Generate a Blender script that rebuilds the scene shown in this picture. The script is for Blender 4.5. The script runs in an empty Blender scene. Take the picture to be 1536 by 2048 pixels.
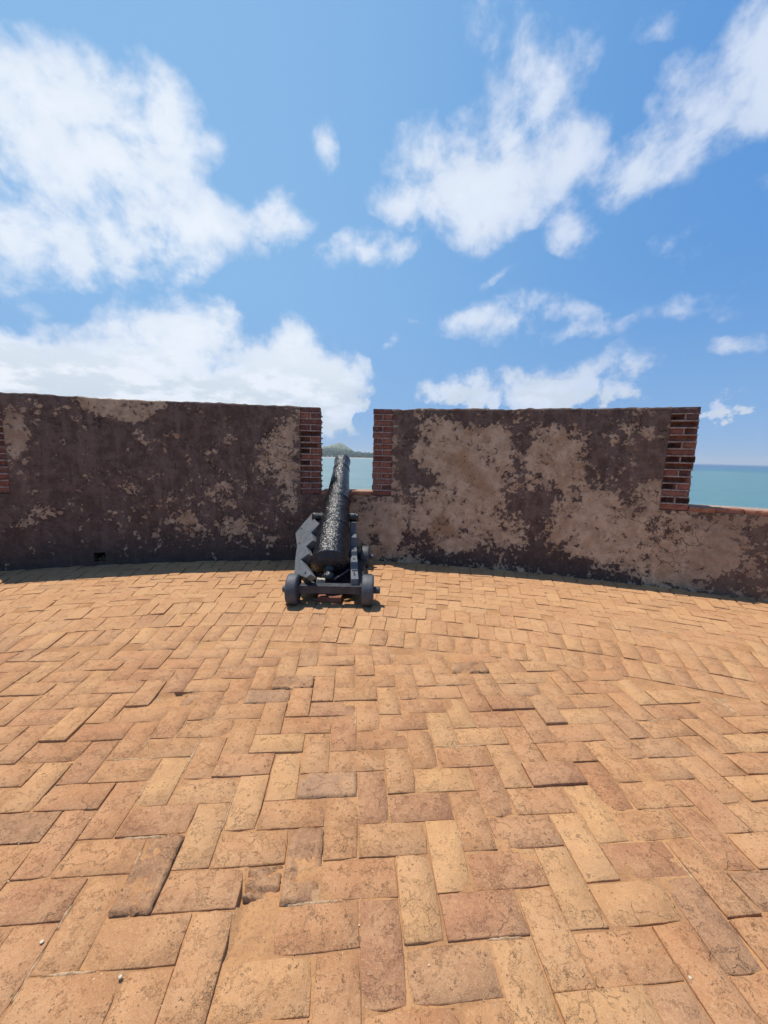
import bpy, bmesh, math, random
import numpy as np
from mathutils import Vector, Matrix, noise
R = math.radians
random.seed(7)
S = bpy.context.scene
COL = S.collection

# ------------------------------------------------------------------ camera
FOC, PITCH, ROLL, EYE = 775.0, R(8.25), R(1.35), 1.55
cR0 = Vector((1, 0, 0)); cU0 = Vector((0, math.sin(PITCH), math.cos(PITCH))); cF = Vector((0, math.cos(PITCH), -math.sin(PITCH)))
cR = cR0 * math.cos(ROLL) + cU0 * math.sin(ROLL); cU = cU0 * math.cos(ROLL) - cR0 * math.sin(ROLL)
cam_d = bpy.data.cameras.new('camera'); cam = bpy.data.objects.new('camera', cam_d); COL.objects.link(cam)
cam_d.sensor_fit = 'HORIZONTAL'; cam_d.sensor_width = 36.0; cam_d.lens = 36.0 * FOC / 1536.0
cam_d.clip_start = 0.05; cam_d.clip_end = 60000
m = Matrix((cR, cU, -cF)).transposed().to_4x4(); m.translation = Vector((0, 0, EYE)); cam.matrix_world = m
S.camera = cam

def ray(x, y): return cF + cR * ((x - 768) / FOC) - cU * ((y - 1024) / FOC)
def on_floor(x, y):
    d = ray(x, y); return Vector((0, 0, EYE)) + d * (-EYE / d.z)
def at_y(x, y, Y):
    d = ray(x, y); return Vector((0, 0, EYE)) + d * (Y / d.y)

# ------------------------------------------------------------------ light, sky, exposure
SUN_EL, SUN_AZ = 71.0, -52.0            # azimuth from +Y towards +X
sd = Vector((math.sin(R(SUN_AZ)) * math.cos(R(SUN_EL)), math.cos(R(SUN_AZ)) * math.cos(R(SUN_EL)), math.sin(R(SUN_EL))))
sun_d = bpy.data.lights.new('sun', 'SUN'); sun_d.energy = 4.8; sun_d.angle = R(0.5); sun_d.color = (1, 0.93, 0.82)
sun = bpy.data.objects.new('sun', sun_d); COL.objects.link(sun)
sun.rotation_euler = sd.to_track_quat('Z', 'Y').to_euler(); sun.location = (-4, 4, 12)
S.view_settings.view_transform = 'Standard'; S.view_settings.look = 'None'
S.view_settings.exposure = 0.15; S.view_settings.gamma = 1; S.view_settings.use_curve_mapping = False
S.render.engine = 'CYCLES'
S.cycles.max_bounces = 6; S.cycles.diffuse_bounces = 3; S.cycles.glossy_bounces = 3; S.cycles.transmission_bounces = 2
S.cycles.use_denoising = True; S.cycles.caustics_reflective = False; S.cycles.caustics_refractive = False

class NT:
    """small helper for node trees"""
    def __init__(s, tree): s.t = tree; s.n = tree.nodes; s.l = tree.links
    def val(s, sock, v):
        if isinstance(v, bpy.types.NodeSocket): s.l.new(v, sock)
        elif v is not None:
            if isinstance(v, (tuple, list)) and len(v) == 3 and sock.type == 'RGBA': v = (*v, 1)
            sock.default_value = v
    def math(s, op, a, b=None, c=None, clamp=False):
        n = s.n.new('ShaderNodeMath'); n.operation = op; n.use_clamp = clamp
        for i, v in enumerate((a, b, c)):
            if v is not None: s.val(n.inputs[i], v)
        return n.outputs[0]
    def vm(s, op, a, b=None, sc=None):
        n = s.n.new('ShaderNodeVectorMath'); n.operation = op
        s.val(n.inputs[0], a)
        if b is not None: s.val(n.inputs[1], b)
        if sc is not None: s.val(n.inputs[3], sc)
        return n.outputs['Value'] if op in ('LENGTH', 'DOT_PRODUCT', 'DISTANCE') else n.outputs[0]
    def noise(s, v, scale, detail=4, rough=0.55, dist=0.0, lac=2.0, out=0):
        n = s.n.new('ShaderNodeTexNoise'); s.val(n.inputs['Vector'], v); n.inputs['Scale'].default_value = scale
        n.inputs['Detail'].default_value = detail; n.inputs['Roughness'].default_value = rough
        n.inputs['Distortion'].default_value = dist; n.inputs['Lacunarity'].default_value = lac
        return n.outputs[out]
    def vor(s, v, scale, feature='F1', rand=1.0, out='Distance'):
        n = s.n.new('ShaderNodeTexVoronoi'); n.feature = feature; s.val(n.inputs['Vector'], v)
        n.inputs['Scale'].default_value = scale; n.inputs['Randomness'].default_value = rand
        return n.outputs[out]
    def ramp(s, v, a, b, lo=0.0, hi=1.0, smooth=True):
        n = s.n.new('ShaderNodeMapRange'); n.interpolation_type = 'SMOOTHSTEP' if smooth else 'LINEAR'
        s.val(n.inputs[0], v); s.val(n.inputs[1], a); s.val(n.inputs[2], b); s.val(n.inputs[3], lo); s.val(n.inputs[4], hi)
        return n.outputs[0]
    def mix(s, f, a, b, mode='MIX'):
        n = s.n.new('ShaderNodeMix'); n.data_type = 'RGBA'; n.blend_type = mode
        s.val(n.inputs[0], f); s.val(n.inputs[6], a); s.val(n.inputs[7], b); return n.outputs[2]
    def scale(s, v, vec):
        return s.vm('MULTIPLY', v, vec)
    def bump(s, h, dist, strength=1.0, normal=None):
        n = s.n.new('ShaderNodeBump'); s.val(n.inputs['Height'], h); n.inputs['Distance'].default_value = dist
        n.inputs['Strength'].default_value = strength
        if normal is not None: s.val(n.inputs['Normal'], normal)
        return n.outputs[0]

# ---- world
W = bpy.data.worlds.new('World'); S.world = W; W.use_nodes = True
w = NT(W.node_tree); w.n.clear()
sky = w.n.new('ShaderNodeTexSky'); sky.sky_type = 'NISHITA'; sky.sun_disc = False
sky.sun_elevation = R(SUN_EL); sky.sun_rotation = R(SUN_AZ); sky.altitude = 0; sky.air_density = 1.0; sky.dust_density = 0.3; sky.ozone_density = 4.0
SKY_STRENGTH = 0.12
tc = w.n.new('ShaderNodeTexCoord'); D = tc.outputs['Generated']
D = w.vm('NORMALIZE', D)
sep = w.n.new('ShaderNodeSeparateXYZ'); w.l.new(D, sep.inputs[0])
az = w.math('ARCTAN2', sep.outputs[0], sep.outputs[1]); el = w.math('ARCSINE', sep.outputs[2])
cmb = w.n.new('ShaderNodeCombineXYZ'); w.l.new(az, cmb.inputs[0]); w.l.new(el, cmb.inputs[1])
AE = w.scale(cmb.outputs[0], (57.29578, 57.29578, 0))
warp = w.vm('SUBTRACT', w.noise(D, 5.5, 5, 0.58, out=1), (0.5, 0.5, 0.5))
AEw = w.vm('ADD', AE, w.scale(warp, (6.5, 6, 0)))
def azel(x, y):
    d = ray(x, y).normalized(); return math.degrees(math.atan2(d.x, d.y)), math.degrees(math.asin(d.z))
# clouds: centre, half sizes, tilt (in photo pixels, turned into directions of the sky), weight
CLOUDS = [
 (185,235,215,125,12,1.15),(330,260,110,80,25,1.0),(60,330,170,150,0,0.85),(250,400,210,120,10,0.72),(110,510,170,70,-5,0.95),(-60,480,130,110,0,.9),(40,595,90,45,0,.42),(120,660,110,30,0,.4),(700,590,60,25,0,.25),(560,640,40,20,0,.3),(1180,70,30,60,20,.4),(1150,470,60,50,-40,.5),(1420,400,90,30,-35,.5),(1530,350,60,30,-45,.45),(1380,490,60,40,-20,.45),(1210,660,70,18,-10,.4),(1270,720,60,60,-60,.45),(830,650,20,12,0,.4),
 (320,480,130,110,-35,0.85),(470,470,130,70,-10,0.72),(560,430,70,50,0,0.72),(300,545,130,40,-5,0.6),(435,300,30,40,0,.45),(60,170,90,50,20,.45),
 (655,285,32,62,15,0.6),(725,508,100,42,0,0.75),(810,500,40,22,-20,.45),
 (1000,50,80,110,10,0.9),(1080,170,80,120,18,1.1),(1020,260,110,90,0,0.72),(870,310,95,85,0,0.95),(1060,350,150,90,-8,1.15),(1165,300,50,90,10,0.95),
 (900,395,150,70,-5,0.8),(970,430,100,80,-15,0.85),(800,420,60,40,0,.6),
 (1500,80,110,100,-45,0.95),(1440,150,130,60,-50,0.8),(1350,150,45,80,10,.75),(1400,280,230,72,-30,1.05),(1280,345,100,60,-25,0.95),(1310,240,40,40,-30,.45),(1540,190,90,80,-40,.9),(1320,25,110,30,-15,.42),
 (1490,70,60,80,-30,.6),
 (1010,635,95,46,-8,0.85),(905,635,75,30,-15,0.65),(1120,615,90,22,5,.45),(780,695,25,18,-40,.45),(1130,665,90,20,-18,.42),
 (1440,580,200,26,-16,0.62),(1400,622,150,20,-8,.55),(1490,690,85,30,0,0.62),
 (1000,545,60,13,-30,.42),(1330,470,70,35,-15,.38),(1120,470,40,40,0,.42),
 (900,775,110,38,-15,0.72),(1030,765,90,48,-20,0.72),(1160,760,130,45,-18,0.75),(1080,800,190,35,0,0.75),(1250,790,70,30,0,.5),(1460,800,130,50,-10,0.4),(1480,840,90,22,0,.42),
 (350,665,135,70,0,1.4),(450,650,40,45,0,1.0),(200,725,230,62,-6,1.25),(20,735,200,60,0,1.3),(60,800,330,70,0,1.35),(380,770,300,70,0,1.4),(590,735,120,66,0,1.4),(600,688,46,46,0,1.3),
 (660,770,80,60,0,1.0),(540,820,230,60,0,1.2),(690,850,100,50,0,.32),(-150,760,250,140,0,1.1),(-250,350,200,200,0,.7),(1750,150,180,120,-35,.7),(820,-130,120,60,0,.5),
]
dens = None
for (x, y, rx, ry, a, wt) in CLOUDS:
    c = Vector(azel(x, y)); ca, sa = math.cos(R(a)), math.sin(R(a))
    p = Vector(azel(x + rx * ca * .5, y + rx * sa * .5)) - Vector(azel(x - rx * ca * .5, y - rx * sa * .5))
    q = Vector(azel(x + ry * sa * .5, y - ry * ca * .5)) - Vector(azel(x - ry * sa * .5, y + ry * ca * .5))
    mp = w.n.new('ShaderNodeMapping'); mp.vector_type = 'TEXTURE'; w.l.new(AEw, mp.inputs[0])
    mp.inputs['Location'].default_value = (c.x, c.y, 0); mp.inputs['Rotation'].default_value = (0, 0, math.atan2(p.y, p.x))
    mp.inputs['Scale'].default_value = (p.length * 1.27, q.length * 1.27, 1)
    g = w.n.new('ShaderNodeTexGradient'); g.gradient_type = 'QUADRATIC_SPHERE'; w.l.new(mp.outputs[0], g.inputs[0])
    g.gradient_type = 'SPHERICAL'
    dens = w.math('MULTIPLY', g.outputs['Fac'], wt) if dens is None else w.math('MULTIPLY_ADD', g.outputs['Fac'], wt, dens)
dens = w.math('SUBTRACT', 1.12, w.math('MULTIPLY', w.math('EXPONENT', w.math('MULTIPLY', dens, -1.15)), 1.12))
# the rest of the sky carries the same kind of broken cloud
aabs = w.math('ABSOLUTE', az)
out_m = w.math('MAXIMUM', w.ramp(aabs, R(62), R(80)), w.ramp(el, R(50), R(64)))
gen = w.ramp(w.noise(w.scale(D, (1, 1, 1.8)), 2.3, 3, .5), .5, .72, 0, .85)
dens = w.math('MULTIPLY_ADD', gen, out_m, dens)
f1 = w.noise(w.scale(D, (1, 1, 1.25)), 7.5, 9, 0.6, 0.25)
f2 = w.noise(D, 24, 6, 0.6)
fb = w.math('ADD', w.math('MULTIPLY', w.math('SUBTRACT', f1, .5), 2.0), w.math('MULTIPLY', w.math('SUBTRACT', f2, .5), 0.95))
puff = w.vor(w.vm('ADD', D, w.scale(warp, (.05, .05, .05))), 17, 'F1'); puff2 = w.vor(w.vm('ADD', D, w.scale(warp, (.04, .04, .04))), 40, 'F1')
low = w.ramp(el, R(4), R(15), 1, 0)
fb_low = w.math('ADD', w.math('MULTIPLY', w.math('SUBTRACT', .42, puff), 1.35), w.math('MULTIPLY', w.math('SUBTRACT', .42, puff2), .55))
fb_low = w.math('ADD', fb_low, w.math('MULTIPLY', fb, .35))
nmx = w.n.new('ShaderNodeMix'); w.val(nmx.inputs[0], w.math('MULTIPLY', w.math('MULTIPLY', low, w.math('MULTIPLY', w.ramp(az, R(-12), R(4), 1, .25), w.ramp(el, R(1.5), R(6)))), .9)); w.val(nmx.inputs[2], fb); w.val(nmx.inputs[3], fb_low); fb = nmx.outputs[0]
fb = w.math('MULTIPLY', fb, w.math('SUBTRACT', 1.0, w.math('MULTIPLY', low, w.ramp(dens, .60, .88, 0, .85))))
dd = w.math('ADD', dens, w.math('MULTIPLY', fb, w.ramp(dens, 0.0, 0.25, 0.0, 1.0)))
low = w.ramp(el, R(4), R(15), 1, 0)                                   # low cumulus are crisper
hi_edge = w.math('MULTIPLY_ADD', w.math('MULTIPLY', low, w.ramp(el, R(1.0), R(5.5), .1, 1)), -0.50, 0.90)
lo_edge = w.math('MULTIPLY_ADD', low, 0.16, 0.18)
cov = w.ramp(dd, lo_edge, hi_edge)
cov = w.math('MULTIPLY', cov, w.math('MULTIPLY_ADD', low, 0.08, 0.86))
thick = w.ramp(w.math('ADD', dens, w.math('MULTIPLY', fb, 0.5)), 0.35, 1.1)
sdot = w.vm('DOT_PRODUCT', w.vm('NORMALIZE', w.scale(D, (1, 1, 0))), Vector((math.sin(R(SUN_AZ)), math.cos(R(SUN_AZ)), 0)))
side = w.ramp(sdot, -.15, .95)
ccol = w.mix(thick, w.mix(side, (4.2, 4.9, 6.5), (5.3, 6.0, 7.2)), w.mix(side, (5.7, 6.3, 7.3), (7.2, 7.45, 7.8)))
gr = w.math('MULTIPLY', w.ramp(w.noise(w.scale(D, (1, 1, 2.2)), 11, 6, .6), .42, .58), w.ramp(el, R(6), R(14.5), 0.85, 0.12))
ccol = w.mix(gr, ccol, (4.9, 5.5, 6.15))
clear = w.mix(side, (0.76, 2.35, 5.35), (1.9, 3.75, 6.2))           # clear tropical blue, paler towards the sun
clear = w.mix(w.ramp(el, R(0), R(24), .95, 0), clear, (1.5, 3.05, 5.6))
skyc = w.mix(w.ramp(el, R(45), R(80), .88, .4), sky.outputs[0], clear)
fin = w.mix(cov, skyc, ccol)
bg = w.n.new('ShaderNodeBackground'); w.l.new(fin, bg.inputs[0]); bg.inputs[1].default_value = SKY_STRENGTH
wo = w.n.new('ShaderNodeOutputWorld'); w.l.new(bg.outputs[0], wo.inputs[0])
W.cycles.sampling_method = 'MANUAL'; W.cycles.sample_map_resolution = 1024

# ------------------------------------------------------------------ object helpers
WM = {}
def link(o, parent=None, mat=None):
    mat = mat or Matrix.Identity(4)
    COL.objects.link(o); WM[o.name] = mat
    o.matrix_basis = mat
    if parent is not None:
        o.parent = parent; o.matrix_parent_inverse = WM[parent.name].inverted()
    return o
def empty(name, loc, rotz=0, parent=None):
    o = bpy.data.objects.new(name, None); o.empty_display_size = .2
    return link(o, parent, Matrix.Translation(loc) @ Matrix.Rotation(rotz, 4, 'Z'))
def mesh(name, verts, faces, mats=(), midx=None, smooth=False):
    me = bpy.data.meshes.new(name); me.from_pydata([tuple(v) for v in verts], [], faces)
    for mt in mats: me.materials.append(mt)
    if midx is not None: me.polygons.foreach_set('material_index', midx)
    if smooth: me.polygons.foreach_set('use_smooth', [True] * len(me.polygons))
    me.update(); return me
def obj(name, me, parent=None, mat=None): return link(bpy.data.objects.new(name, me), parent, mat)
def tag(o, label=None, cat=None, group=None, kind=None):
    if label: o['label'] = label
    if cat: o['category'] = cat
    if group: o['group'] = group
    if kind: o['kind'] = kind
    return o
def set_attr(me, name, vals):
    a = me.attributes.new(name, 'FLOAT', 'POINT'); a.data.foreach_set('value', np.asarray(vals, dtype=np.float32))
def set_col(me, name, vals):
    a = me.attributes.new(name, 'FLOAT_COLOR', 'POINT'); a.data.foreach_set('color', np.asarray(vals, dtype=np.float32).ravel())

def new_mat(name):
    mt = bpy.data.materials.new(name); mt.use_nodes = True
    t = NT(mt.node_tree); b = t.n['Principled BSDF']; return mt, t, b
def gpos(t): return t.n.new('ShaderNodeNewGeometry').outputs['Position']
def attr(t, name, out='Fac'):
    n = t.n.new('ShaderNodeAttribute'); n.attribute_name = name; return n.outputs[out]
def objcol(t): return t.n.new('ShaderNodeObjectInfo').outputs['Color']

# ------------------------------------------------------------------ materials
SAND = (0.440, 0.245, 0.126)
def floor_brick_mat(name, stuff):
    mt, t, b = new_mat(name); P = gpos(t)
    base = attr(t, 'bcol', 'Color') if stuff else objcol(t)
    v1 = t.noise(P, 9, 5, .6); v2 = t.noise(P, 60, 4, .65); v3 = t.noise(P, 260, 2, .6)
    col = t.mix(t.ramp(v1, .35, .7), t.mix(1.0, base, (0.78, 0.73, 0.70), 'MULTIPLY'), t.mix(1.0, base, (0.98, 0.97, 0.92), 'MULTIPLY'))
    col = t.mix(t.ramp(v2, .5, .72, 0, .5), col, t.mix(1.0, base, (1.18, 1.2, 1.15), 'MULTIPLY'))
    # sandy dust lying over the bricks
    dmask = t.ramp(t.math('ADD', t.noise(P, 2.2, 6, .68), t.math('MULTIPLY', t.math('SUBTRACT', v2, .5), .35)), .40, .64, 0.20, 0.78)
    syy = t.n.new('ShaderNodeSeparateXYZ'); t.l.new(P, syy.inputs[0])
    far_pale = t.ramp(t.math('MULTIPLY_ADD', t.math('SUBTRACT', t.noise(P, 1.3, 4, .6), .5), 2.0, syy.outputs[1]), 1.6, 4.2)   # colour turns paler towards the wall
    col = t.mix(t.math('MULTIPLY', dmask, .9), col, SAND); col = t.mix(t.math('MULTIPLY', far_pale, .38), col, (0.52, 0.300, 0.150))
    # dark pits, clustered
    pn = t.noise(t.vm('ADD', P, (3.1, 7.7, 1.3)), 70, 4, .78); cl = t.ramp(t.noise(P, 9, 5, .7), .46, .66, .05, 1)
    pit = t.math('MULTIPLY', t.ramp(pn, .60, .67), cl)
    blot = t.ramp(t.math('ADD', t.noise(P, 26, 6, .7), t.math('MULTIPLY', cl, .06)), .645, .69)
    col = t.mix(t.math('MULTIPLY', pit, .55), col, (0.12, 0.062, 0.038))
    col = t.mix(t.math('MULTIPLY', blot, .22), col, (0.17, 0.085, 0.05))
    # coarse grit in the clay: darker and paler grains, scaled-off flakes
    g1 = t.vor(P, 150, 'F1', out='Color'); gs = t.n.new('ShaderNodeSeparateColor'); t.l.new(g1, gs.inputs[0])
    gm = t.ramp(t.vor(P, 150), .25, .42, 1, 0)
    col = t.mix(t.math('MULTIPLY', gm, t.ramp(gs.outputs[0], .80, .84, 0, .42)), col, (0.15, 0.075, 0.042))
    col = t.mix(t.math('MULTIPLY', gm, t.ramp(gs.outputs[1], .88, .92, 0, .2)), col, (0.68, 0.50, 0.32))
    fk = t.math('ADD', t.noise(P, 17, 7, .75), t.math('MULTIPLY', t.math('SUBTRACT', t.noise(P, 2.7, 3, .5), .5), .35))
    flk = t.ramp(fk, .555, .575); fe = t.math('MULTIPLY', t.ramp(fk, .548, .560), t.ramp(fk, .562, .580, 1, 0))
    col = t.mix(t.math('MULTIPLY', flk, .20), col, t.mix(1.0, base, (0.74, 0.68, 0.66), 'MULTIPLY'))
    col = t.mix(t.math('MULTIPLY', fe, .07), col, (0.20, 0.10, 0.055))
    # hairline cracks
    vp = t.vm('ADD', P, t.scale(t.vm('SUBTRACT', t.noise(P, 12, 3, .6, out=1), (.5, .5, .5)), (.11, .11, .11)))
    ce = t.vor(vp, 8.5, 'DISTANCE_TO_EDGE')
    cr = t.math('MULTIPLY', t.ramp(ce, .008, .024, 1, 0), t.ramp(t.noise(P, 5, 2, .5), .56, .62))
    col = t.mix(t.math('MULTIPLY', cr, .16), col, (0.15, 0.08, 0.05))
    col = t.mix(t.ramp(v3, .4, .75, 0, .25), col, (0.60, 0.42, 0.25))
    t.val(b.inputs['Base Color'], col); b.inputs['Roughness'].default_value = .92; b.inputs['Specular IOR Level'].default_value = .2
    h = t.math('ADD', t.math('MULTIPLY', v2, .55), t.math('MULTIPLY', v1, .8))
    h = t.math('SUBTRACT', h, t.math('MULTIPLY', pit, .7)); h = t.math('SUBTRACT', h, t.math('MULTIPLY', cr, .45))
    h = t.math('SUBTRACT', h, t.math('MULTIPLY', blot, .4)); h = t.math('SUBTRACT', h, t.math('MULTIPLY', flk, .16)); h = t.math('ADD', h, t.math('MULTIPLY', v3, .16))
    t.val(b.inputs['Normal'], t.bump(h, .0065)); return mt
M_FB = floor_brick_mat('floor_brick', False); M_FBS = floor_brick_mat('floor_brick_far', True)

def sand_mat():
    mt, t, b = new_mat('sandy_mortar'); P = gpos(t)
    v1 = t.noise(P, 3, 6, .65); v2 = t.noise(P, 80, 4, .7); v3 = t.noise(P, 260, 3, .7)
    col = t.mix(t.ramp(v1, .38, .62), (0.32, 0.165, 0.078), (0.44, 0.235, 0.108))
    col = t.mix(t.ramp(t.noise(P, 7, 5, .6), .58, .68, 0, .6), col, (0.36, 0.25, 0.15))
    col = t.mix(t.ramp(v2, .50, .62, 0, .6), col, (0.23, 0.12, 0.062))
    col = t.mix(t.ramp(v3, .6, .72, 0, .5), col, (0.62, 0.47, 0.30))
    t.val(b.inputs['Base Color'], col); b.inputs['Roughness'].default_value = .95; b.inputs['Specular IOR Level'].default_value = .15
    h = t.math('ADD', t.math('MULTIPLY', v2, .6), t.math('MULTIPLY', v3, .3))
    t.val(b.inputs['Normal'], t.bump(h, .004)); return mt
M_SAND = sand_mat()

def plaster_mat():
    mt, t, b = new_mat('weathered_plaster'); P = gpos(t)
    dk = attr(t, 'dark'); tan = attr(t, 'tan'); crk = attr(t, 'crack')
    n1 = t.noise(P, 3.2, 10, .66, .3); n2 = t.noise(P, 24, 8, .68); n3 = t.noise(P, 110, 4, .65); n4 = t.noise(P, 8, 6, .62); n5 = t.noise(P, 10.5, 8, .7)
    st = t.noise(t.scale(P, (9, 9, 1.3)), 1.0, 6, .6)              # vertical weeping streaks
    light = t.mix(t.ramp(n4, .35, .65), (0.42, 0.285, 0.18), (0.57, 0.41, 0.275))
    light = t.mix(t.ramp(t.noise(P, 1.9, 5, .6), .52, .66, 0, .75), light, (0.36, 0.21, 0.11))   # ochre stain
    light = t.mix(t.ramp(n2, .55, .7, 0, .4), light, (0.17, 0.11, 0.082))
    dark = t.mix(t.ramp(n4, .4, .62), (0.094, 0.059, 0.047), (0.158, 0.104, 0.084))
    dark = t.mix(t.ramp(st, .5, .66, 0, .7), dark, (0.178, 0.122, 0.105))
    zz = t.n.new('ShaderNodeSeparateXYZ'); t.l.new(P, zz.inputs[0])
    low_dark = t.ramp(t.math('MULTIPLY_ADD', t.math('SUBTRACT', n1, .5), 1.6, zz.outputs[2]), .0, .9, .8, 0)
    dark = t.mix(low_dark, dark, (0.055, 0.037, 0.033))  # dark tone deepens towards the bottom
    dark = t.mix(t.ramp(n2, .54, .64, 0, .6), dark, (0.042, 0.028, 0.027))
    dark = t.mix(t.ramp(n3, .58, .70, 0, .4), dark, (0.24, 0.19, 0.175))
    e = t.math('ADD', dk, t.math('MULTIPLY', t.math('SUBTRACT', n1, .5), 2.0))
    e = t.math('ADD', e, t.math('MULTIPLY', t.math('SUBTRACT', n2, .5), 1.5))
    e = t.math('ADD', e, t.math('MULTIPLY', t.math('SUBTRACT', n5, .5), 2.2))
    dm = t.ramp(e, .45, .545, 0, .96)
    soft = t.ramp(t.math('ADD', e, t.math('MULTIPLY', t.math('SUBTRACT', t.noise(P, 6.3, 7, .7), .5), 1.2)), .12, .5, 0, .42)
    n6 = t.noise(P, 45, 6, .75)
    mid = t.mix(t.ramp(n6, .42, .6), (0.145, 0.092, 0.070), (0.25, 0.168, 0.122))
    col = t.mix(soft, light, mid); col = t.mix(dm, col, dark)
    col = t.mix(t.math('MULTIPLY', dm, t.ramp(n6, .60, .66, 0, .5)), col, (0.29, 0.21, 0.165))        # scraped spots in the dark crust
    col = t.mix(t.math('MULTIPLY', t.math('SUBTRACT', 1.0, dm), t.ramp(n6, .60, .66, 0, .5)), col, (0.11, 0.068, 0.052))  # and specks of growth on the bare render
    # tan base tone (newer smooth render)
    col = t.mix(t.math('MULTIPLY', tan, t.ramp(n1, .25, .6, .9, .45)), col, t.mix(t.ramp(n4, .4, .6), (0.205, 0.132, 0.094), (0.27, 0.185, 0.135)))
    # pale lime flecks
    fl = t.math('MULTIPLY', t.ramp(t.noise(P, 17, 7, .72), .60, .65), attr(t, 'fleck'))
    col = t.mix(fl, col, (0.42, 0.335, 0.27))
    vp = t.vm('ADD', P, t.scale(t.vm('SUBTRACT', t.noise(P, 5, 4, .6, out=1), (.5, .5, .5)), (.34, .34, .34)))
    ce = t.vor(vp, 4.2, 'DISTANCE_TO_EDGE')
    cw = t.ramp(t.noise(P, 14, 3, .6), .35, .68, .0, .024)
    cm = t.math('MULTIPLY', t.ramp(ce, .002, t.math('ADD', cw, .004), 1, 0), t.ramp(t.math('ADD', t.noise(P, 3.4, 3, .5), t.math('MULTIPLY', crk, .24)), .60, .68))
    col = t.mix(t.math('MULTIPLY', cm, .7), col, (0.03, 0.018, 0.014))
    t.val(b.inputs['Base Color'], col); b.inputs['Roughness'].default_value = .93; b.inputs['Specular IOR Level'].default_value = .2
    h = t.math('ADD', t.math('MULTIPLY', n2, .5), t.math('MULTIPLY', n3, .25)); h = t.math('SUBTRACT', h, t.math('MULTIPLY', dm, .22))
    h = t.math('SUBTRACT', h, t.math('MULTIPLY', cm, .9)); h = t.math('ADD', h, t.math('MULTIPLY', n4, .6)); h = t.math('ADD', h, t.math('MULTIPLY', fl, .15))
    t.val(b.inputs['Normal'], t.bump(h, .026)); return mt
M_PL = plaster_mat()

def wall_brick_mat():
    mt, t, b = new_mat('old_red_brick'); P = gpos(t); base = objcol(t)
    n1 = t.noise(P, 18, 5, .65); n2 = t.noise(P, 120, 4, .65)
    col = t.mix(t.ramp(n1, .35, .65), t.mix(1., base, (.68, .62, .62), 'MULTIPLY'), base)
    col = t.mix(t.ramp(t.noise(P, 30, 5, .7), .54, .66, 0, .6), col, (0.25, 0.18, 0.145))
    col = t.mix(t.ramp(n2, .58, .7, 0, .45), col, (0.06, 0.03, 0.026))
    t.val(b.inputs['Base Color'], col); b.inputs['Roughness'].default_value = .92; b.inputs['Specular IOR Level'].default_value = .2
    t.val(b.inputs['Normal'], t.bump(t.math('ADD', n1, t.math('MULTIPLY', n2, .4)), .010)); return mt
M_WB = wall_brick_mat()
def simple_mat(name, c1, c2, scale, rough=.9, bumpd=.004, spec=.2, det=5, lo=.4, hi=.62):
    mt, t, b = new_mat(name); P = gpos(t); n = t.noise(P, scale, det, .65)
    t.val(b.inputs['Base Color'], t.mix(t.ramp(n, lo, hi), c1, c2)); b.inputs['Roughness'].default_value = rough
    b.inputs['Specular IOR Level'].default_value = spec
    if bumpd: t.val(b.inputs['Normal'], t.bump(t.math('ADD', n, t.math('MULTIPLY', t.noise(P, scale * 6, 3, .6), .4)), bumpd))
    return mt
M_MORT = simple_mat('lime_mortar', (0.24, 0.175, 0.145), (0.40, 0.315, 0.265), 40, bumpd=.006)
M_CORE = simple_mat('rubble_core', (0.06, 0.035, 0.03), (0.15, 0.085, 0.065), 22, bumpd=.012)
M_TOP = simple_mat('mossy_wall_top', (0.07, 0.075, 0.035), (0.20, 0.16, 0.11), 14, bumpd=.01)
M_RIDGE = simple_mat('grey_cement', (0.33, 0.20, 0.11), (0.50, 0.35, 0.21), 60, bumpd=.004)
M_PEB = simple_mat('pale_grit', (0.50, 0.38, 0.25), (0.72, 0.60, 0.44), 50, bumpd=0)

# ------------------------------------------------------------------ the bastion: arc geometry
CX, CY, RW, TH = -0.722, -5.055, 10.62, 0.62
_th = [-90, -25.5, -19.5, -12.2, -6, 0, 5.3, 11.2, 17.2, 22.2, 25.7, 28.7, 90]
_dv = [0, 0.0, -.02, -.03, -.02, 0.01, .03, -.01, -.03, -.02, .0, .0, 0]
def rw(th): return RW + float(np.interp(math.degrees(th), _th, _dv))
def pol(th, r, z=0.0): return Vector((CX + r * math.sin(th), CY + r * math.cos(th), z))
def wall_hit(x, y):
    """where the photograph's ray through (x, y) meets the inner wall face: (theta, height)"""
    d = ray(x, y); o = Vector((0, 0, EYE)); t = 4.0
    for _ in range(40):
        p = o + d * t; rr = math.hypot(p.x - CX, p.y - CY); th = math.atan2(p.x - CX, p.y - CY)
        t -= (rr - rw(th)) * .9
    return th, p.z
S2A = 1.0 / RW
H_SILL, H_COP, H_TOP = 0.975, 1.035, 2.205
thL = wall_hit(641.5, 900)[0]; thR = wall_hit(745, 900)[0]          # central embrasure
thLp = wall_hit(601, 900)[0]; thRp = wall_hit(784, 900)[0]        # where the plaster starts beside it
thE = wall_hit(1393, 900)[0]; thEp = wall_hit(1334, 900)[0]       # right end of the right merlon
thAp = wall_hit(11, 900)[0]; thA = thAp - .27 * S2A               # left end of the left merlon
thZ = thA - .75 * S2A; thY = thE + 1.05 * S2A

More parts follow.
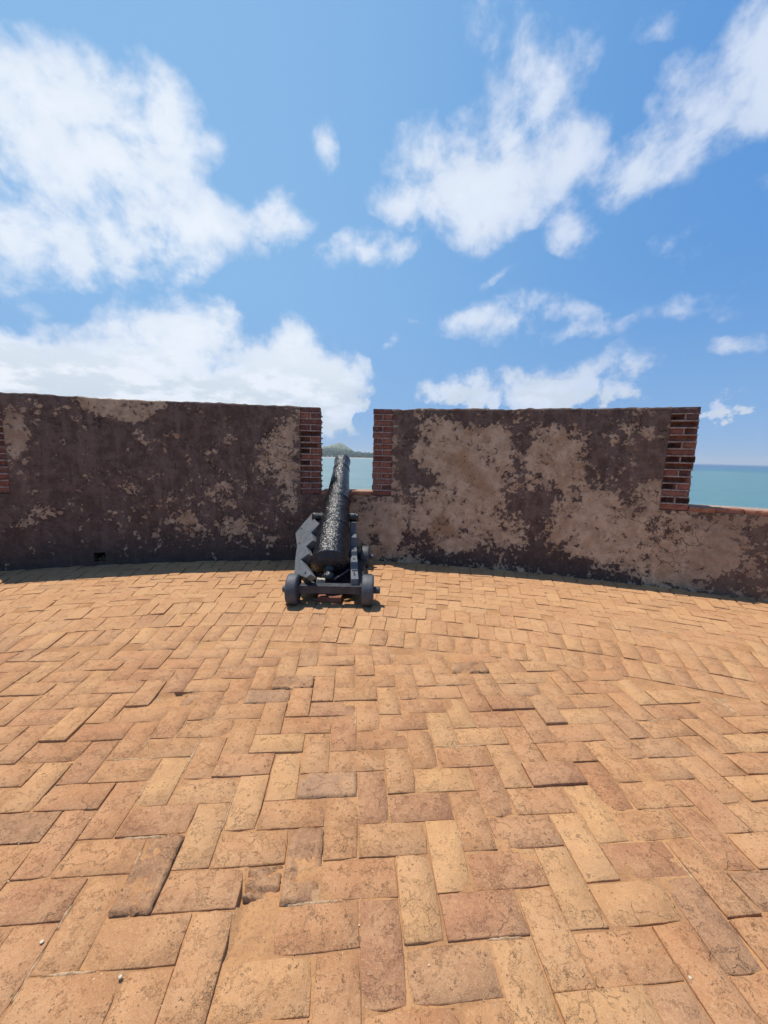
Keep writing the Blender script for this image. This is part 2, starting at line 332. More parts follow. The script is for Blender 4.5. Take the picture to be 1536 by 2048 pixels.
def blobsum(th, z, lst):
    v = 0.0
    s = th * RW
    for (bs, bz, rs, rz, a, wt) in lst:
        dx, dz = s - bs, z - bz; ca, sa = math.cos(a), math.sin(a)
        u = (dx * ca + dz * sa) / rs; q = (-dx * sa + dz * ca) / rz
        r2 = u * u + q * q
        if r2 < 1: v += wt * (1 - r2) ** 1.0
    return v
def px_blobs(lst):
    out = []
    for (x, y, rx, ry, a, wt) in lst:
        th, z = wall_hit(x, y); th2, _ = wall_hit(x + rx * .5, y); th1, _ = wall_hit(x - rx * .5, y); _, z2 = wall_hit(x, y - ry)
        out.append((th * RW, z, max(.05, (th2 - th1) * RW), max(.04, z2 - z), -R(a), wt))
    return out
# dark growth (positive) and bare plaster (negative)
DARK = px_blobs([
 (245,800,100,48,0,-1.9),(555,910,50,70,10,-.95),(580,970,32,60,0,-.9),(580,860,36,60,0,-.6),(440,995,42,36,0,-.75),(470,960,30,40,0,-.3),(370,1025,45,55,0,-.5),(455,1060,60,30,0,-.35),(530,1080,50,40,0,-.35),(60,1030,70,30,0,-.22),
 (30,880,40,80,0,-.8),(35,960,25,40,0,-.4),(520,1050,60,40,0,-.18),(230,1050,60,35,0,-.12),
 (930,905,110,75,0,-.75),(880,860,50,40,0,-.35),(1010,870,45,40,-30,-.5),(940,1000,120,70,0,-.6),(900,1060,70,60,0,-.65),(1000,1090,60,40,0,-.35),(1120,930,90,70,-20,-.7),(1150,1010,90,60,0,-.7),(1200,1070,110,60,0,-.75),
 (1165,870,35,40,0,-.35),(1130,850,30,18,0,-.3),(760,1060,55,60,0,-.8),(720,1040,60,60,0,-.5),(1310,990,45,40,20,-.7),(1400,1100,110,70,0,-.45),(1330,1130,110,60,0,-.5),(1225,1010,50,30,0,-.5),(1300,870,24,22,-40,-.6),(1225,880,16,20,0,-.4),
 (1080,830,330,34,0,.75),(812,890,26,110,0,.55),(905,880,70,22,20,.55),(952,860,30,40,0,.35),(850,955,60,24,10,.6),(1040,880,30,45,40,.65),(950,935,22,40,20,.5),(905,990,18,50,25,.4),
 (1030,1000,75,40,0,.6),(1090,1010,50,70,20,.6),(1110,980,40,30,-40,.4),(1180,900,60,90,0,.55),(1230,940,60,90,0,.55),(1310,900,45,90,0,.75),(1260,1010,50,35,0,.4),(830,1080,50,30,0,.5),
 (900,1115,90,28,0,.85),(1040,1110,110,40,0,.7),(1180,1140,160,30,5,.6),(1080,1070,40,50,0,.4),(1290,1090,40,40,0,.25),(1450,1180,150,40,8,.25),(1140,860,120,30,0,.2),(1130,1075,18,45,0,.4),
])
CRACK = px_blobs([(560,920,60,90,0,1.2),(1400,1060,120,50,0,1.0),(1290,1000,60,60,0,1.0),(1350,1110,100,60,0,1.0),(800,860,40,80,0,.6),(1000,920,120,80,0,.1),(1130,920,80,50,0,.3)])
FLECK = px_blobs([(470,1020,110,110,0,1.2),(540,1080,70,50,0,1.0),(300,950,60,40,0,.7),(430,960,40,40,0,.7),(70,830,60,60,0,.6),(1160,930,120,90,0,.9),(960,1130,200,30,0,.7),(850,940,60,60,0,.7),(1210,850,90,40,0,.8),(1250,1150,120,30,0,.8)])
def wall_attrs(th, z):
    s = th * RW
    ln = noise.fractal(Vector((s * .9, z * 1.1, 3.3)), 1.0, 2.0, 3)
    if th < (thL + thR) * .5: base = .80 + .10 * ln
    elif th < thE: base = .40 + .16 * ln
    else: base = .42 + .10 * ln
    d = base + .66 * blobsum(th, z, DARK)
    d = min(max(d, .14), .95 if th < (thL + thR) * .5 else .80)
    if th < (thL + thR) * .5 and z < .35: d += .2 * (1 - z / .35)
    mids = .72 * min(1, max(0, (th - thE) * RW / .35 + (.4 if z < .95 else 0)))
    # smooth render margins beside the brick piers
    tan = mids if th > thEp - .02 else 0.0
    for a, b_ in ((thLp - .16 * S2A, thLp), (thRp, thRp + .20 * S2A), (thEp - .42 * S2A, thEp), (thAp, thAp + .22 * S2A)):
        if a <= th <= b_ and z > H_SILL - .1: tan = max(tan, .45)
    if thL - .1 * S2A < th < thR + .3 * S2A and z < H_SILL: tan = max(tan, .55 * (z / H_SILL))
    return d, tan, min(1, blobsum(th, z, CRACK)), min(1., .12 + blobsum(th, z, FLECK))
def wall_disp(th, z):
    s = th * RW
    return .012 * noise.noise(Vector((s * 1.3, z * 1.3, 9))) + .0045 * noise.noise(Vector((s * 6, z * 6, 2))) + .002 * noise.noise(Vector((s * 17, z * 17, 5)))

def arc_front(th0, th1, z0, z1, ds, dz, hole=None, topjit=0.0):
    """plastered inner face as a fine grid; returns verts, faces, attrs and border index lists"""
    n = max(2, int((th1 - th0) * RW / ds)); k = max(2, int((z1 - z0) / dz))
    ths = [th0 + (th1 - th0) * i / n for i in range(n + 1)]; zs = [z0 + (z1 - z0) * j / k for j in range(k + 1)]
    if hole:
        (ha, hb, hc, hd) = hole
        def snap(arr, v):
            i = min(range(len(arr)), key=lambda q: abs(arr[q] - v)); arr[i] = v; return i
        ia, ib = snap(ths, ha), snap(ths, hb); ja, jb = snap(zs, hc), snap(zs, hd)
    V, F, A = [], [], []
    for j, z in enumerate(zs):
        for i, th in enumerate(ths):
            zz = z
            if topjit and j == k: zz += topjit * (noise.noise(Vector((th * RW * 3, 4.4, 0))) * .6 + noise.noise(Vector((th * RW * 14, 1.4, 0))) * .5)
            V.append(pol(th, rw(th) + wall_disp(th, z) + (.006 if (topjit and j == k) else 0), zz)); A.append(wall_attrs(th, z))
    for j in range(k):
        for i in range(n):
            if hole and ia <= i < ib and ja <= j < jb: continue
            a = j * (n + 1) + i; F.append((a, a + 1, a + n + 2, a + n + 1))
    return V, F, A, n, k
def add_sector(V, F, th0, th1, r0, r1, z0, z1, n=1, skip=()):
    """closed block of ring; r0/r1 are offsets from the inner face"""
    b = len(V)
    for i in range(n + 1):
        th = th0 + (th1 - th0) * i / n
        for (r, z) in ((r0, z0), (r1, z0), (r1, z1), (r0, z1)): V.append(pol(th, rw(th) + r, z))
    for i in range(n):
        a = b + 4 * i
        for q in range(4):
            if q in skip: continue
            F.append((a + q, a + (q + 1) % 4, a + 4 + (q + 1) % 4, a + 4 + q))
    F.append((b + 3, b + 2, b + 1, b)); e = b + 4 * n; F.append((e, e + 1, e + 2, e + 3))

parapet = tag(empty('parapet_wall', (0, 5.55, 0)), 'curved plastered brick parapet with gun openings, dark stains, round the brick terrace', 'wall')

# lower wall with the drain hole
dh = (wall_hit(188, 1112)[0], wall_hit(212, 1112)[0], wall_hit(200, 1122)[1], wall_hit(200, 1105)[1])
V, F, A, n, k = arc_front(R(-40), R(42), -.03, H_SILL, .022, .022, hole=dh)
nb = len(V); nf = len(F)
top = k * (n + 1)
for i in range(n + 1):
    th = R(-40) + R(82) * i / n; V.append(pol(th, RW + TH, H_SILL)); A.append((.5, 0, 0, 0))
    V.append(V[top + i].copy()); A.append(A[top + i])
for i in range(n): F.append((nb + 2 * i + 1, nb + 2 * i + 3, nb + 2 * i + 2, nb + 2 * i))
nt = len(F)
add_sector(V, F, R(-40), R(42), TH - .01, TH, -10.5, H_SILL - .003, 60)
# drain recess (five inner faces, butted behind the opening)
for (r0, r1, a, b_, z0, z1) in ((-.004, .34, dh[0] - .002, dh[0], dh[2], dh[3]), (-.004, .34, dh[1], dh[1] + .002, dh[2], dh[3]), (.0, .34, dh[0], dh[1], dh[3], dh[3] + .02), (.33, .35, dh[0], dh[1], dh[2] - .02, dh[3] + .02)):
    add_sector(V, F, a, b_, r0, r1, z0, z1)
A += [(.9, 0, 0, 0)] * (len(V) - len(A))
me = mesh('lower_wall', V, F, (M_PL, M_TOP), [0] * nf + [1] * (nt - nf) + [0] * (len(F) - nt), smooth=False)
for i in range(nf): me.polygons[i].use_smooth = True
for q, nm in enumerate(('dark', 'tan', 'crack', 'fleck')): set_attr(me, nm, [a[q] for a in A])
lower = obj('lower_wall', me, parapet)

def merlon(th0, th1, thp0, thp1, ds=.022, label=None):
    """th0..th1 whole block, thp0..thp1 the plastered middle"""
    V, F, A, n, k = arc_front(thp0, thp1, H_SILL, H_TOP, ds, ds, topjit=.022)
    nf = len(F); b0 = len(V); tp = k * (n + 1)
    for i in range(n + 1):
        th = thp0 + (thp1 - thp0) * i / n
        for (r, z) in ((TH, H_SILL), (TH, H_TOP - .02)): V.append(pol(th, RW + r, z))
    midx = [0] * nf
    for i in range(n):
        F.append((tp + i, tp + i + 1, b0 + 2 * i + 3, b0 + 2 * i + 1)); midx.append(1)
        F.append((b0 + 2 * i, b0 + 2 * i + 1, b0 + 2 * i + 3, b0 + 2 * i + 2)); midx.append(0)
    # end faces of the plastered block
    F.append(tuple([j * (n + 1) for j in range(k, -1, -1)] + [b0, b0 + 1])); midx.append(0)
    F.append(tuple([j * (n + 1) + n for j in range(k + 1)] + [b0 + 2 * n + 1, b0 + 2 * n])); midx.append(0)
    A += [(.5, 0, 0, 0)] * (len(V) - len(A))
    c0 = len(F)
    if thp0 - th0 > 1e-5: add_sector(V, F, th0 + .10 * S2A, thp0 - .0003, .10, TH, H_SILL + .002, H_TOP - .03)
    if th1 - thp1 > 1e-5: add_sector(V, F, thp1 + .0003, th1 - .10 * S2A, .10, TH, H_SILL + .002, H_TOP - .03)
    A += [(.5, 0, 0, 0)] * (len(V) - len(A)); midx += [2] * (len(F) - c0)
    me = mesh('merlon', V, F, (M_PL, M_TOP, M_CORE), midx)
    for i in range(nf): me.polygons[i].use_smooth = True
    for q, nm in enumerate(('dark', 'tan', 'crack', 'fleck')): set_attr(me, nm, [a[q] for a in A])
    o = obj('merlon', me, parapet)
    if label: o['label'] = label
    return o
mer_left = merlon(thA, thL, thAp, thLp, label='dark stained raised wall block left of the gun')
mer_right = merlon(thR, thE, thRp, thEp, label='patchy stained raised wall block right of the gun')
mer_far_left = merlon(thZ - 3.0 * S2A, thZ, thZ - 3.0 * S2A, thZ - .27 * S2A, .06)
mer_far_right = merlon(thY, thY + 2.6 * S2A, thY + .27 * S2A, thY + 2.6 * S2A, .06)

# ---- bricks of the wall ends
def wall_brick_mesh(L, D_, Hh, eroded=0.0, seed=0, nx=7, nz=3):
    """brick with its face at y=0 looking to -y, x centred; eroded = depth of the hollow"""
    rnd = random.Random(seed); V = []; F = []
    for j in range(nz + 1):
        for i in range(nx + 1):
            u = i / nx; q = j / nz
            x = (u - .5) * L; z = (q - .5) * Hh; y = 0
            edge = (i in (0, nx)) or (j in (0, nz))
            if edge:
                y = .004 + rnd.random() * .004; x += rnd.uniform(-.003, .003); z += rnd.uniform(-.0015, .0015)
            else: y = rnd.uniform(-.003, .004)
            if eroded:
                c = (u - rnd_c[seed % 5]) / .46; f = max(0., 1 - c * c) * (1. if 0 < j < nz else .35)
                y += eroded * min(1, f * 2.2) + (rnd.random() * .008)
            V.append((x, y, z))
    b = len(V)
    ring = [(i, 0) for i in range(nx + 1)] + [(nx, j) for j in range(1, nz + 1)] + [(i, nz) for i in range(nx - 1, -1, -1)] + [(0, j) for j in range(nz - 1, 0, -1)]
    for (i, j) in ring:
        v = V[j * (nx + 1) + i]; V.append((v[0], max(D_, v[1] + .02), v[2]))
    for j in range(nz):
        for i in range(nx):
            a = j * (nx + 1) + i; F.append((a, a + 1, a + nx + 2, a + nx + 1))
    m_ = len(ring)
    for q in range(m_):
        i0, j0 = ring[q]; i1, j1 = ring[(q + 1) % m_]
        F.append((j0 * (nx + 1) + i0, b + q, b + (q + 1) % m_, j1 * (nx + 1) + i1))
    F.append(tuple(range(b, b + m_)))
    return mesh('brick', V, F, (M_WB,))
rnd_c = [.5, .38, .62, .5, .3]
WBM = {}
def wbm(kind, seed):
    key = (kind, seed)
    if key not in WBM:
        L, er, D_ = {'full': (.262, 0, .115), 'half': (.125, 0, .115), 'fullx': (.262, .075, .115), 'halfx': (.125, .085, .115), 'deep': (.232, 0, .11), 'cope': (.245, 0, .13), 'sillb': (.115, 0, .24)}[kind]
        WBM[key] = wall_brick_mesh(L, D_, (.075 if kind == 'deep' else .070) if kind != 'cope' else .058, er, seed * 13 + len(kind), nx=7 if kind != 'half' else 5)
    return WBM[key]
REDS = [(0.31, 0.125, 0.084), (0.27, 0.108, 0.078), (0.34, 0.145, 0.095), (0.225, 0.10, 0.076), (0.285, 0.135, 0.096), (0.19, 0.09, 0.073)]
COURSE = (H_TOP - H_SILL) / 15.0
def pier(par, tha, thb, open_side, erosion, seed, fade_top=0):
    """brick end strip between plaster and opening; open_side +1 when the opening is at thb"""
    rnd = random.Random(seed); mid = (tha + thb) * .5; width = (thb - tha) * RW
    MV, MF = [], []
    for c in range(15):
        z = H_SILL + (c + .5) * COURSE
        inset = .011
        kinds = [('full', 0.0)] if c % 2 == 0 else [('half', -.25), ('half', .25)]
        jog = rnd.uniform(-.009, .009)
        for q, (kd, off) in enumerate(kinds):
            e = erosion.get((c, q), 0)
            if e == 1: kd += 'x'
            ins = inset + rnd.uniform(-.004, .007) + (.05 if e == 2 else 0)
            s_ = mid * RW + off * width + jog * (1 if (off * open_side >= 0) else 0)
            th = s_ / RW; p = pol(th, rw(th) + ins, z)
            sc = (width - .006) / .262
            mt = Matrix.Translation(p) @ Matrix.Rotation(-th + rnd.uniform(-.02, .02), 4, 'Z') @ Matrix.Rotation(rnd.uniform(-.008, .008), 4, 'Y') @ Matrix.Diagonal((sc, 1, 1, 1))
            o = obj('brick', wbm(kd, rnd.randrange(3)), par, mt); cc = rnd.choice(REDS); f = rnd.uniform(.8, 1.15)
            if c >= 15 - fade_top: cc = (0.13, 0.078, 0.066); f = rnd.uniform(.9, 1.1)
            o.color = (cc[0] * f, cc[1] * f, cc[2] * f, 1)
        # deep reveal bricks, running through the wall thickness
        for dpt in (.245, .485):
            end = (thb if open_side > 0 else tha) * RW - open_side * (rnd.uniform(.0, .010) + .010 + dpt * .115)     # the opening flares outwards
            p = pol(end / RW, RW + dpt, z); th = end / RW
            mt = Matrix.Translation(p) @ Matrix.Rotation(-th + (math.pi / 2 if open_side > 0 else -math.pi / 2), 4, 'Z')
            o = obj('brick', wbm('deep', rnd.randrange(3)), par, mt); cc = rnd.choice(REDS); f = rnd.uniform(.75, 1.05)
            o.color = (cc[0] * f, cc[1] * f, cc[2] * f, 1)
        # mortar bed above the course, and the upright joint
        eo = .004
        a0, a1 = (tha + (eo if open_side < 0 else .0) * S2A, thb - (eo if open_side > 0 else 0) * S2A)
        zt = H_SILL + (c + 1) * COURSE
        if c < 14:
            nseg = 6; b = len(MV)
            for i in range(nseg + 1):
                th = a0 + (a1 - a0) * i / nseg; fr = rnd.uniform(-.002, .005); hh = .0075 + rnd.uniform(-.002, .0025)
                if rnd.random() < .08: fr += .02
                for (r, zz) in ((fr, -hh), (TH - .02, -hh), (TH - .02, hh), (fr, hh)): MV.append(pol(th - (open_side * .066 * S2A if r > .3 and i == (nseg if open_side > 0 else 0) else 0), rw(th) + r, zt + zz))
            for i in range(nseg):
                a = b + 4 * i
                for q in range(4): MF.append((a + q, a + (q + 1) % 4, a + 4 + (q + 1) % 4, a + 4 + q))
            MF.append((b + 3, b + 2, b + 1, b)); e_ = b + 4 * nseg; MF.append((e_, e_ + 1, e_ + 2, e_ + 3))
        if c % 2 == 1:
            s_ = mid; b = len(MV); hw = .007 * S2A; fr = rnd.uniform(.0, .005)
            for th in (s_ - hw, s_ + hw):
                for (r, zz) in ((fr, -COURSE / 2 + .004), (.12, -COURSE / 2 + .004), (.12, COURSE / 2 - .004), (fr, COURSE / 2 - .004)): MV.append(pol(th, rw(th) + r, z + zz))
            for q in range(4): MF.append((b + q, b + (q + 1) % 4, b + 4 + (q + 1) % 4, b + 4 + q))
            MF.append((b + 3, b + 2, b + 1, b)); MF.append((b + 4, b + 5, b + 6, b + 7))
    obj('mortar', mesh('mortar', MV, MF, (M_MORT,)), par)
# courses counted from the bottom; 1 = hollowed, 2 = set back
pier(mer_left, thLp, thL, 1, {(2, 0): 1, (4, 0): 1, (5, 0): 1, (7, 0): 1, (8, 0): 1, (10, 0): 1, (9, 0): 2, (6, 0): 0, (12, 0): 0}, 5)
pier(mer_right, thR, thRp, -1, {}, 6)
pier(mer_right, thEp, thE, 1, {(1, 0): 1, (1, 1): 1, (3, 0): 1, (4, 0): 1, (6, 0): 1, (7, 0): 1, (7, 1): 1, (9, 0): 1, (10, 0): 1, (12, 0): 1, (13, 0): 1, (5, 1): 2, (11, 1): 2}, 9, fade_top=1)
pier(mer_left, thA, thAp, -1, {(4, 0): 2, (9, 1): 2}, 11)
pier(mer_far_left, thZ - .27 * S2A, thZ, 1, {(3, 0): 2}, 14)
pier(mer_far_right, thY, thY + .27 * S2A, -1, {}, 15)
def sill(tha, thb, seed):
    rnd = random.Random(seed); s = tha * RW + .004; e = thb * RW - .004
    nb_ = max(2, round((e - s) / .253)); L = (e - s) / nb_
    for i in range(nb_):
        th = (s + (i + .5) * L) / RW
        zc = (H_SILL + H_COP) / 2 + rnd.uniform(-.004, .004)
        mt = Matrix.Translation(pol(th, rw(th) + rnd.uniform(-.006, .006), zc)) @ Matrix.Rotation(-th + rnd.uniform(-.02, .02), 4, 'Z') @ Matrix.Rotation(rnd.uniform(-.015, .015), 4, 'Y') @ Matrix.Diagonal(((L - .007) / .245, 1, 1, 1))
        o = obj('brick', wbm('cope', rnd.randrange(3)), lower, mt); cc = rnd.choice(REDS[:3]); f = rnd.uniform(1.0, 1.35)
        o.color = (cc[0] * f * 1.1, cc[1] * f * 1.25, cc[2] * f * 1.1, 1)
    V, F = [], []; add_sector(V, F, tha, thb, .135, TH - .02, H_SILL + .001, H_COP - .018, 6); add_sector(V, F, tha, thb, .012, .1365, H_SILL + .001, H_SILL + .012, 6)
    obj('mortar', mesh('mortar', V, F, (M_MORT,)), lower)
sill(thL, thR, 3); sill(thE, thY, 4); sill(thZ, thA, 8)

# ------------------------------------------------------------------ floor
floor_e = None
RBI, RBO = 8.09, 8.09 + 3 * .29
hb_rot = R(5.0); hb_o = Vector((.097, 1.03, 0)); GW = .1405
hbx = Vector((math.cos(hb_rot), math.sin(hb_rot), 0)); hby = Vector((-math.sin(hb_rot), math.cos(hb_rot), 0))
bricks = []       # (centre, rotation, length, width)
def und(x, y): return .010 * noise.noise(Vector((x * .55, y * .55, 7.7)))
# inner herringbone; cell (0,0) is the lower cell of the upright brick at hb_o
for i in range(-70, 70):
    for j in range(-50, 70):
        kk = (i - j + 3) % 4
        if kk == 0: c = (i + 1.0, j + .5); rot = 0
        elif kk == 3: c = (i + .5, j + 1.0); rot = math.pi / 2
        else: continue
        p = hb_o + hbx * (c[0] * GW) + hby * (c[1] * GW)
        rr = math.hypot(p.x - CX, p.y - CY)
        if rr > RBI - .03 or abs(p.x) > 7 or p.y < -2.2: continue
        bricks.append([p, hb_rot + rot, .2765, .1365, rr])
# three soldier rows on the arc
for rrow in range(3):
    r = RBI + .145 + rrow * .29; n_ = int(2 * R(42) * r / .142)
    for i in range(n_):
        th = -R(42) + 2 * R(42) * (i + .5 + .37 * rrow) / n_; bricks.append([pol(th, r), -th + math.pi / 2, .282, .137, r])
# outer herringbone follows the wall
RM = (RBO + RW) / 2
for i in range(-55, 56):
    for j in range(-1, 13):
        kk = (i - j) % 4
        if kk == 0: c = (i + 1.0, j + .5); rot = 0
        elif kk == 3: c = (i + .5, j + 1.0); rot = math.pi / 2
        else: continue
        th = c[0] * GW / RM; r = RBO + c[1] * GW
        if r > RW + .05 or r < RBO + .05: continue
        if rot and r + .13 > RW + .12: continue
        bricks.append([pol(th, r), -th + rot, .272, .133, r])

def project(p):
    v = p - Vector((0, 0, EYE)); d = v.dot(cF)
    if d < .05: return None
    return 768 + FOC * v.dot(cR) / d, 1024 - FOC * v.dot(cU) / d, d
def brick_at(x, y):
    p = on_floor(x, y); best = None
    for q, b_ in enumerate(bricks):
        d = p - b_[0]; ca, sa = math.cos(b_[1]), math.sin(b_[1])
        u = abs(d.x * ca + d.y * sa) - b_[2] / 2; v = abs(-d.x * sa + d.y * ca) - b_[3] / 2
        m_ = max(u, v)
        if best is None or m_ < best[0]: best = (m_, q)
    return best[1]
special = {}
for (x, y, kd) in ((362, 1690, 'broken'), (585, 1735, 'broken'), (480, 1800, 'missing'), (635, 1568, 'pock'), (1115, 1540, 'raised'), (915, 1328, 'broken'),
                   (565, 1360, 'broken'), (520, 1385, 'pock'), (320, 1395, 'missing'), (1030, 1400, 'raised'), (1100, 1420, 'raisedgrey'), (735, 1610, 'red'), (980, 1830, 'red'),
                   (1040, 1660, 'red'), (830, 1620, 'red'), (250, 1650, 'red'), (900, 1560, 'pale'), (830, 1800, 'pale'), (890, 1700, 'pale'), (1060, 1950, 'pale'), (1150, 1700, 'pale'), (470, 1640, 'pale'), (360, 1520, 'pale'),
                   (1165, 1755, 'pale'), (1010, 1740, 'red'), (1300, 1730, 'red'), (690, 1500, 'red'), (1330, 1500, 'grey'), (990, 1580, 'red'), (920, 1920, 'grey'), (60, 1800, 'red'), (1370, 1300, 'red'), (230, 1490, 'red')):
    special[brick_at(x, y)] = kd
TANS = [(0.385, 0.178, 0.084), (0.415, 0.203, 0.094), (0.435, 0.220, 0.102), (0.365, 0.162, 0.079), (0.46, 0.245, 0.112), (0.40, 0.190, 0.089), (0.43, 0.21, 0.096)]
def brick_colour(q, p):
    rnd = random.Random(q * 7 + 1); kd = special.get(q)
    if kd in ('red', 'raised'): c = rnd.choice([(0.335, 0.147, 0.075), (0.31, 0.138, 0.076)])
    elif kd == 'pale': c = (0.51, 0.285, 0.130)
    elif kd in ('grey', 'raisedgrey'): c = (0.335, 0.178, 0.095)
    elif kd == 'broken': c = (0.25, 0.127, 0.072)
    elif kd == 'pock': c = (0.31, 0.18, 0.115)
    else:
        c = rnd.choice(TANS)
        v = rnd.random()
        if v < .05: c = (0.30, 0.135, 0.076)
        elif v < .09: c = (0.32, 0.168, 0.095)
        elif v < .14: c = (0.50, 0.28, 0.128)
    f = rnd.uniform(.90, 1.07)
    return (c[0] * f, c[1] * f, c[2] * f, 1)

def fbrick_geo(L, Wd, seed, kind=None):
    rnd = random.Random(seed)
    xs = [-L / 2, -L / 2 + .0035, -L / 6, L / 6, L / 2 - .0035, L / 2]; ys = [-Wd / 2, -Wd / 2 + .0035, 0, Wd / 2 - .0035, Wd / 2]
    if kind in ('broken', 'pock'):
        xs = list(np.linspace(-L / 2, L / 2, 15)); ys = list(np.linspace(-Wd / 2, Wd / 2, 9))
    nx, ny = len(xs), len(ys); V, F = [], []
    chips = [(rnd.choice((-1, 1)), rnd.choice((-1, 1)), rnd.uniform(.01, .03)) for _ in range(2)] if rnd.random() < .7 else []
    if kind == 'pock': pc = (rnd.uniform(.05, .09), rnd.uniform(-.01, .01), .028)
    for j, y in enumerate(ys):
        for i, x in enumerate(xs):
            ed = (i in (0, nx - 1)) or (j in (0, ny - 1)); z = -.0025 if ed else rnd.uniform(-.0012, .0012)
            xx, yy = x, y
            if ed:
                if i in (0, nx - 1): xx -= rnd.uniform(-.0008, .0022) * (1 if i else -1)
                if j in (0, ny - 1): yy -= rnd.uniform(-.0008, .0025) * (1 if j else -1)
                if rnd.random() < .15: z -= .004
            for (cx_, cy_, cr_) in chips:
                if abs(x - cx_ * L / 2) < cr_ and abs(y - cy_ * Wd / 2) < cr_: z -= .005; xx -= cx_ * .006; yy -= cy_ * .006
            if kind == 'broken':
                nn = noise.fractal(Vector((x * 14 + seed, y * 14, seed * .3)), 1, 2, 4)
                z += .006 * noise.noise(Vector((x * 40, y * 40, seed)))
                if nn > .12: z -= min(.020, (nn - .12) * .14)
            if kind == 'pock':
                d = math.hypot(x - pc[0], y - pc[1])
                if d < pc[2]: z -= .010 * (1 - (d / pc[2]) ** 4)
            V.append((xx, yy, z))
    b = len(V); ring = [(i, 0) for i in range(nx)] + [(nx - 1, j) for j in range(1, ny)] + [(i, ny - 1) for i in range(nx - 2, -1, -1)] + [(0, j) for j in range(ny - 2, 0, -1)]
    for (i, j) in ring:
        v = V[j * nx + i]; V.append((v[0], v[1], -.045))
    for j in range(ny - 1):
        for i in range(nx - 1):
            a = j * nx + i; F.append((a, a + 1, a + nx + 1, a + nx))
    m_ = len(ring)
    for q in range(m_):
        i0, j0 = ring[q]; i1, j1 = ring[(q + 1) % m_]; F.append((b + q, b + (q + 1) % m_, j1 * nx + i1, j0 * nx + i0))
    return V, F
VAR = [mesh('brick', *fbrick_geo(.2765, .1365, s), (M_FB,), smooth=True) for s in range(28)]
for me in VAR:                                     # crisp sides, soft tops
    for p_ in me.polygons: p_.use_smooth = abs(p_.normal.z) > .3
def fb_matrix(q, b_):
    rnd = random.Random(q * 3 + 5); p = b_[0]; kd = special.get(q)
    z = max(-.0012, rnd.gauss(.0014, .0019)) + und(p.x, p.y)
    if rnd.random() < .12: z += rnd.uniform(.003, .008)
    if kd in ('raised', 'raisedgrey'): z += .010
    if kd == 'broken': z += .012
    if kd == 'pock': z += .005
    t1, t2 = rnd.gauss(0, .008), rnd.gauss(0, .011)
    if p.y > 2.5: t1 *= 1.1; t2 *= 1.3
    if kd == 'raised': t2 += .02
    return Matrix.Translation((p.x + rnd.uniform(-.002, .002), p.y + rnd.uniform(-.002, .002), z)) @ Matrix.Rotation(b_[1] + rnd.gauss(0, .010) + (math.pi if rnd.random() < .5 else 0), 4, 'Z') @ Matrix.Rotation(t1, 4, 'Y') @ Matrix.Rotation(t2, 4, 'X') @ Matrix.Diagonal((b_[2] / .2765, b_[3] / .1365, 1, 1))

# bed of sand and old mortar in which the bricks lie
miss = [bricks[q] for q, kd in special.items() if kd == 'missing']
def bed_z(x, y):
    z = und(x, y) - .0046 + 0.0030 * noise.noise(Vector((x * 4.2, y * 4.2, 1))) + .0022 * noise.noise(Vector((x * 17, y * 17, 4))) + .0012 * noise.noise(Vector((x * 50, y * 50, 8)))
    for b_ in miss:
        dx, dy = x - b_[0].x, y - b_[0].y
        if abs(dx) > .25 or abs(dy) > .25: continue
        ca, sa = math.cos(b_[1]), math.sin(b_[1]); u = abs(dx * ca + dy * sa) / (b_[2] / 2); v = (-dx * sa + dy * ca) / (b_[3] / 2)
        if u < 1.02 and abs(v) < 1.02: z -= .004 + .020 * max(0, .5 + .5 * v) * (1 - u ** 4)
    return z
def bed_grid(xs, ys):
    V = [(x, y, bed_z(x, y)) for y in ys for x in xs]; nx = len(xs); F = []
    for j in range(len(ys) - 1):
        for i in range(nx - 1):
            a = j * nx + i; F.append((a, a + 1, a + nx + 1, a + nx))
    return V, F
xs = list(np.concatenate([np.arange(-9, -3.0, .06), np.arange(-3.0, 3.0, .0165), np.arange(3.0, 9.01, .06)]))
ys = list(np.concatenate([np.arange(-9, .5, .12), np.arange(.5, 3.2, .0165), np.arange(3.2, 5.95, .03)]))
V, F = bed_grid(xs, ys)
F = [f for f in F if all(math.hypot(V[i][0] - CX, V[i][1] - CY) < RW + .3 for i in f)]
floor = obj('floor', mesh('floor', V, F, (M_SAND,), smooth=True)); floor['kind'] = 'structure'

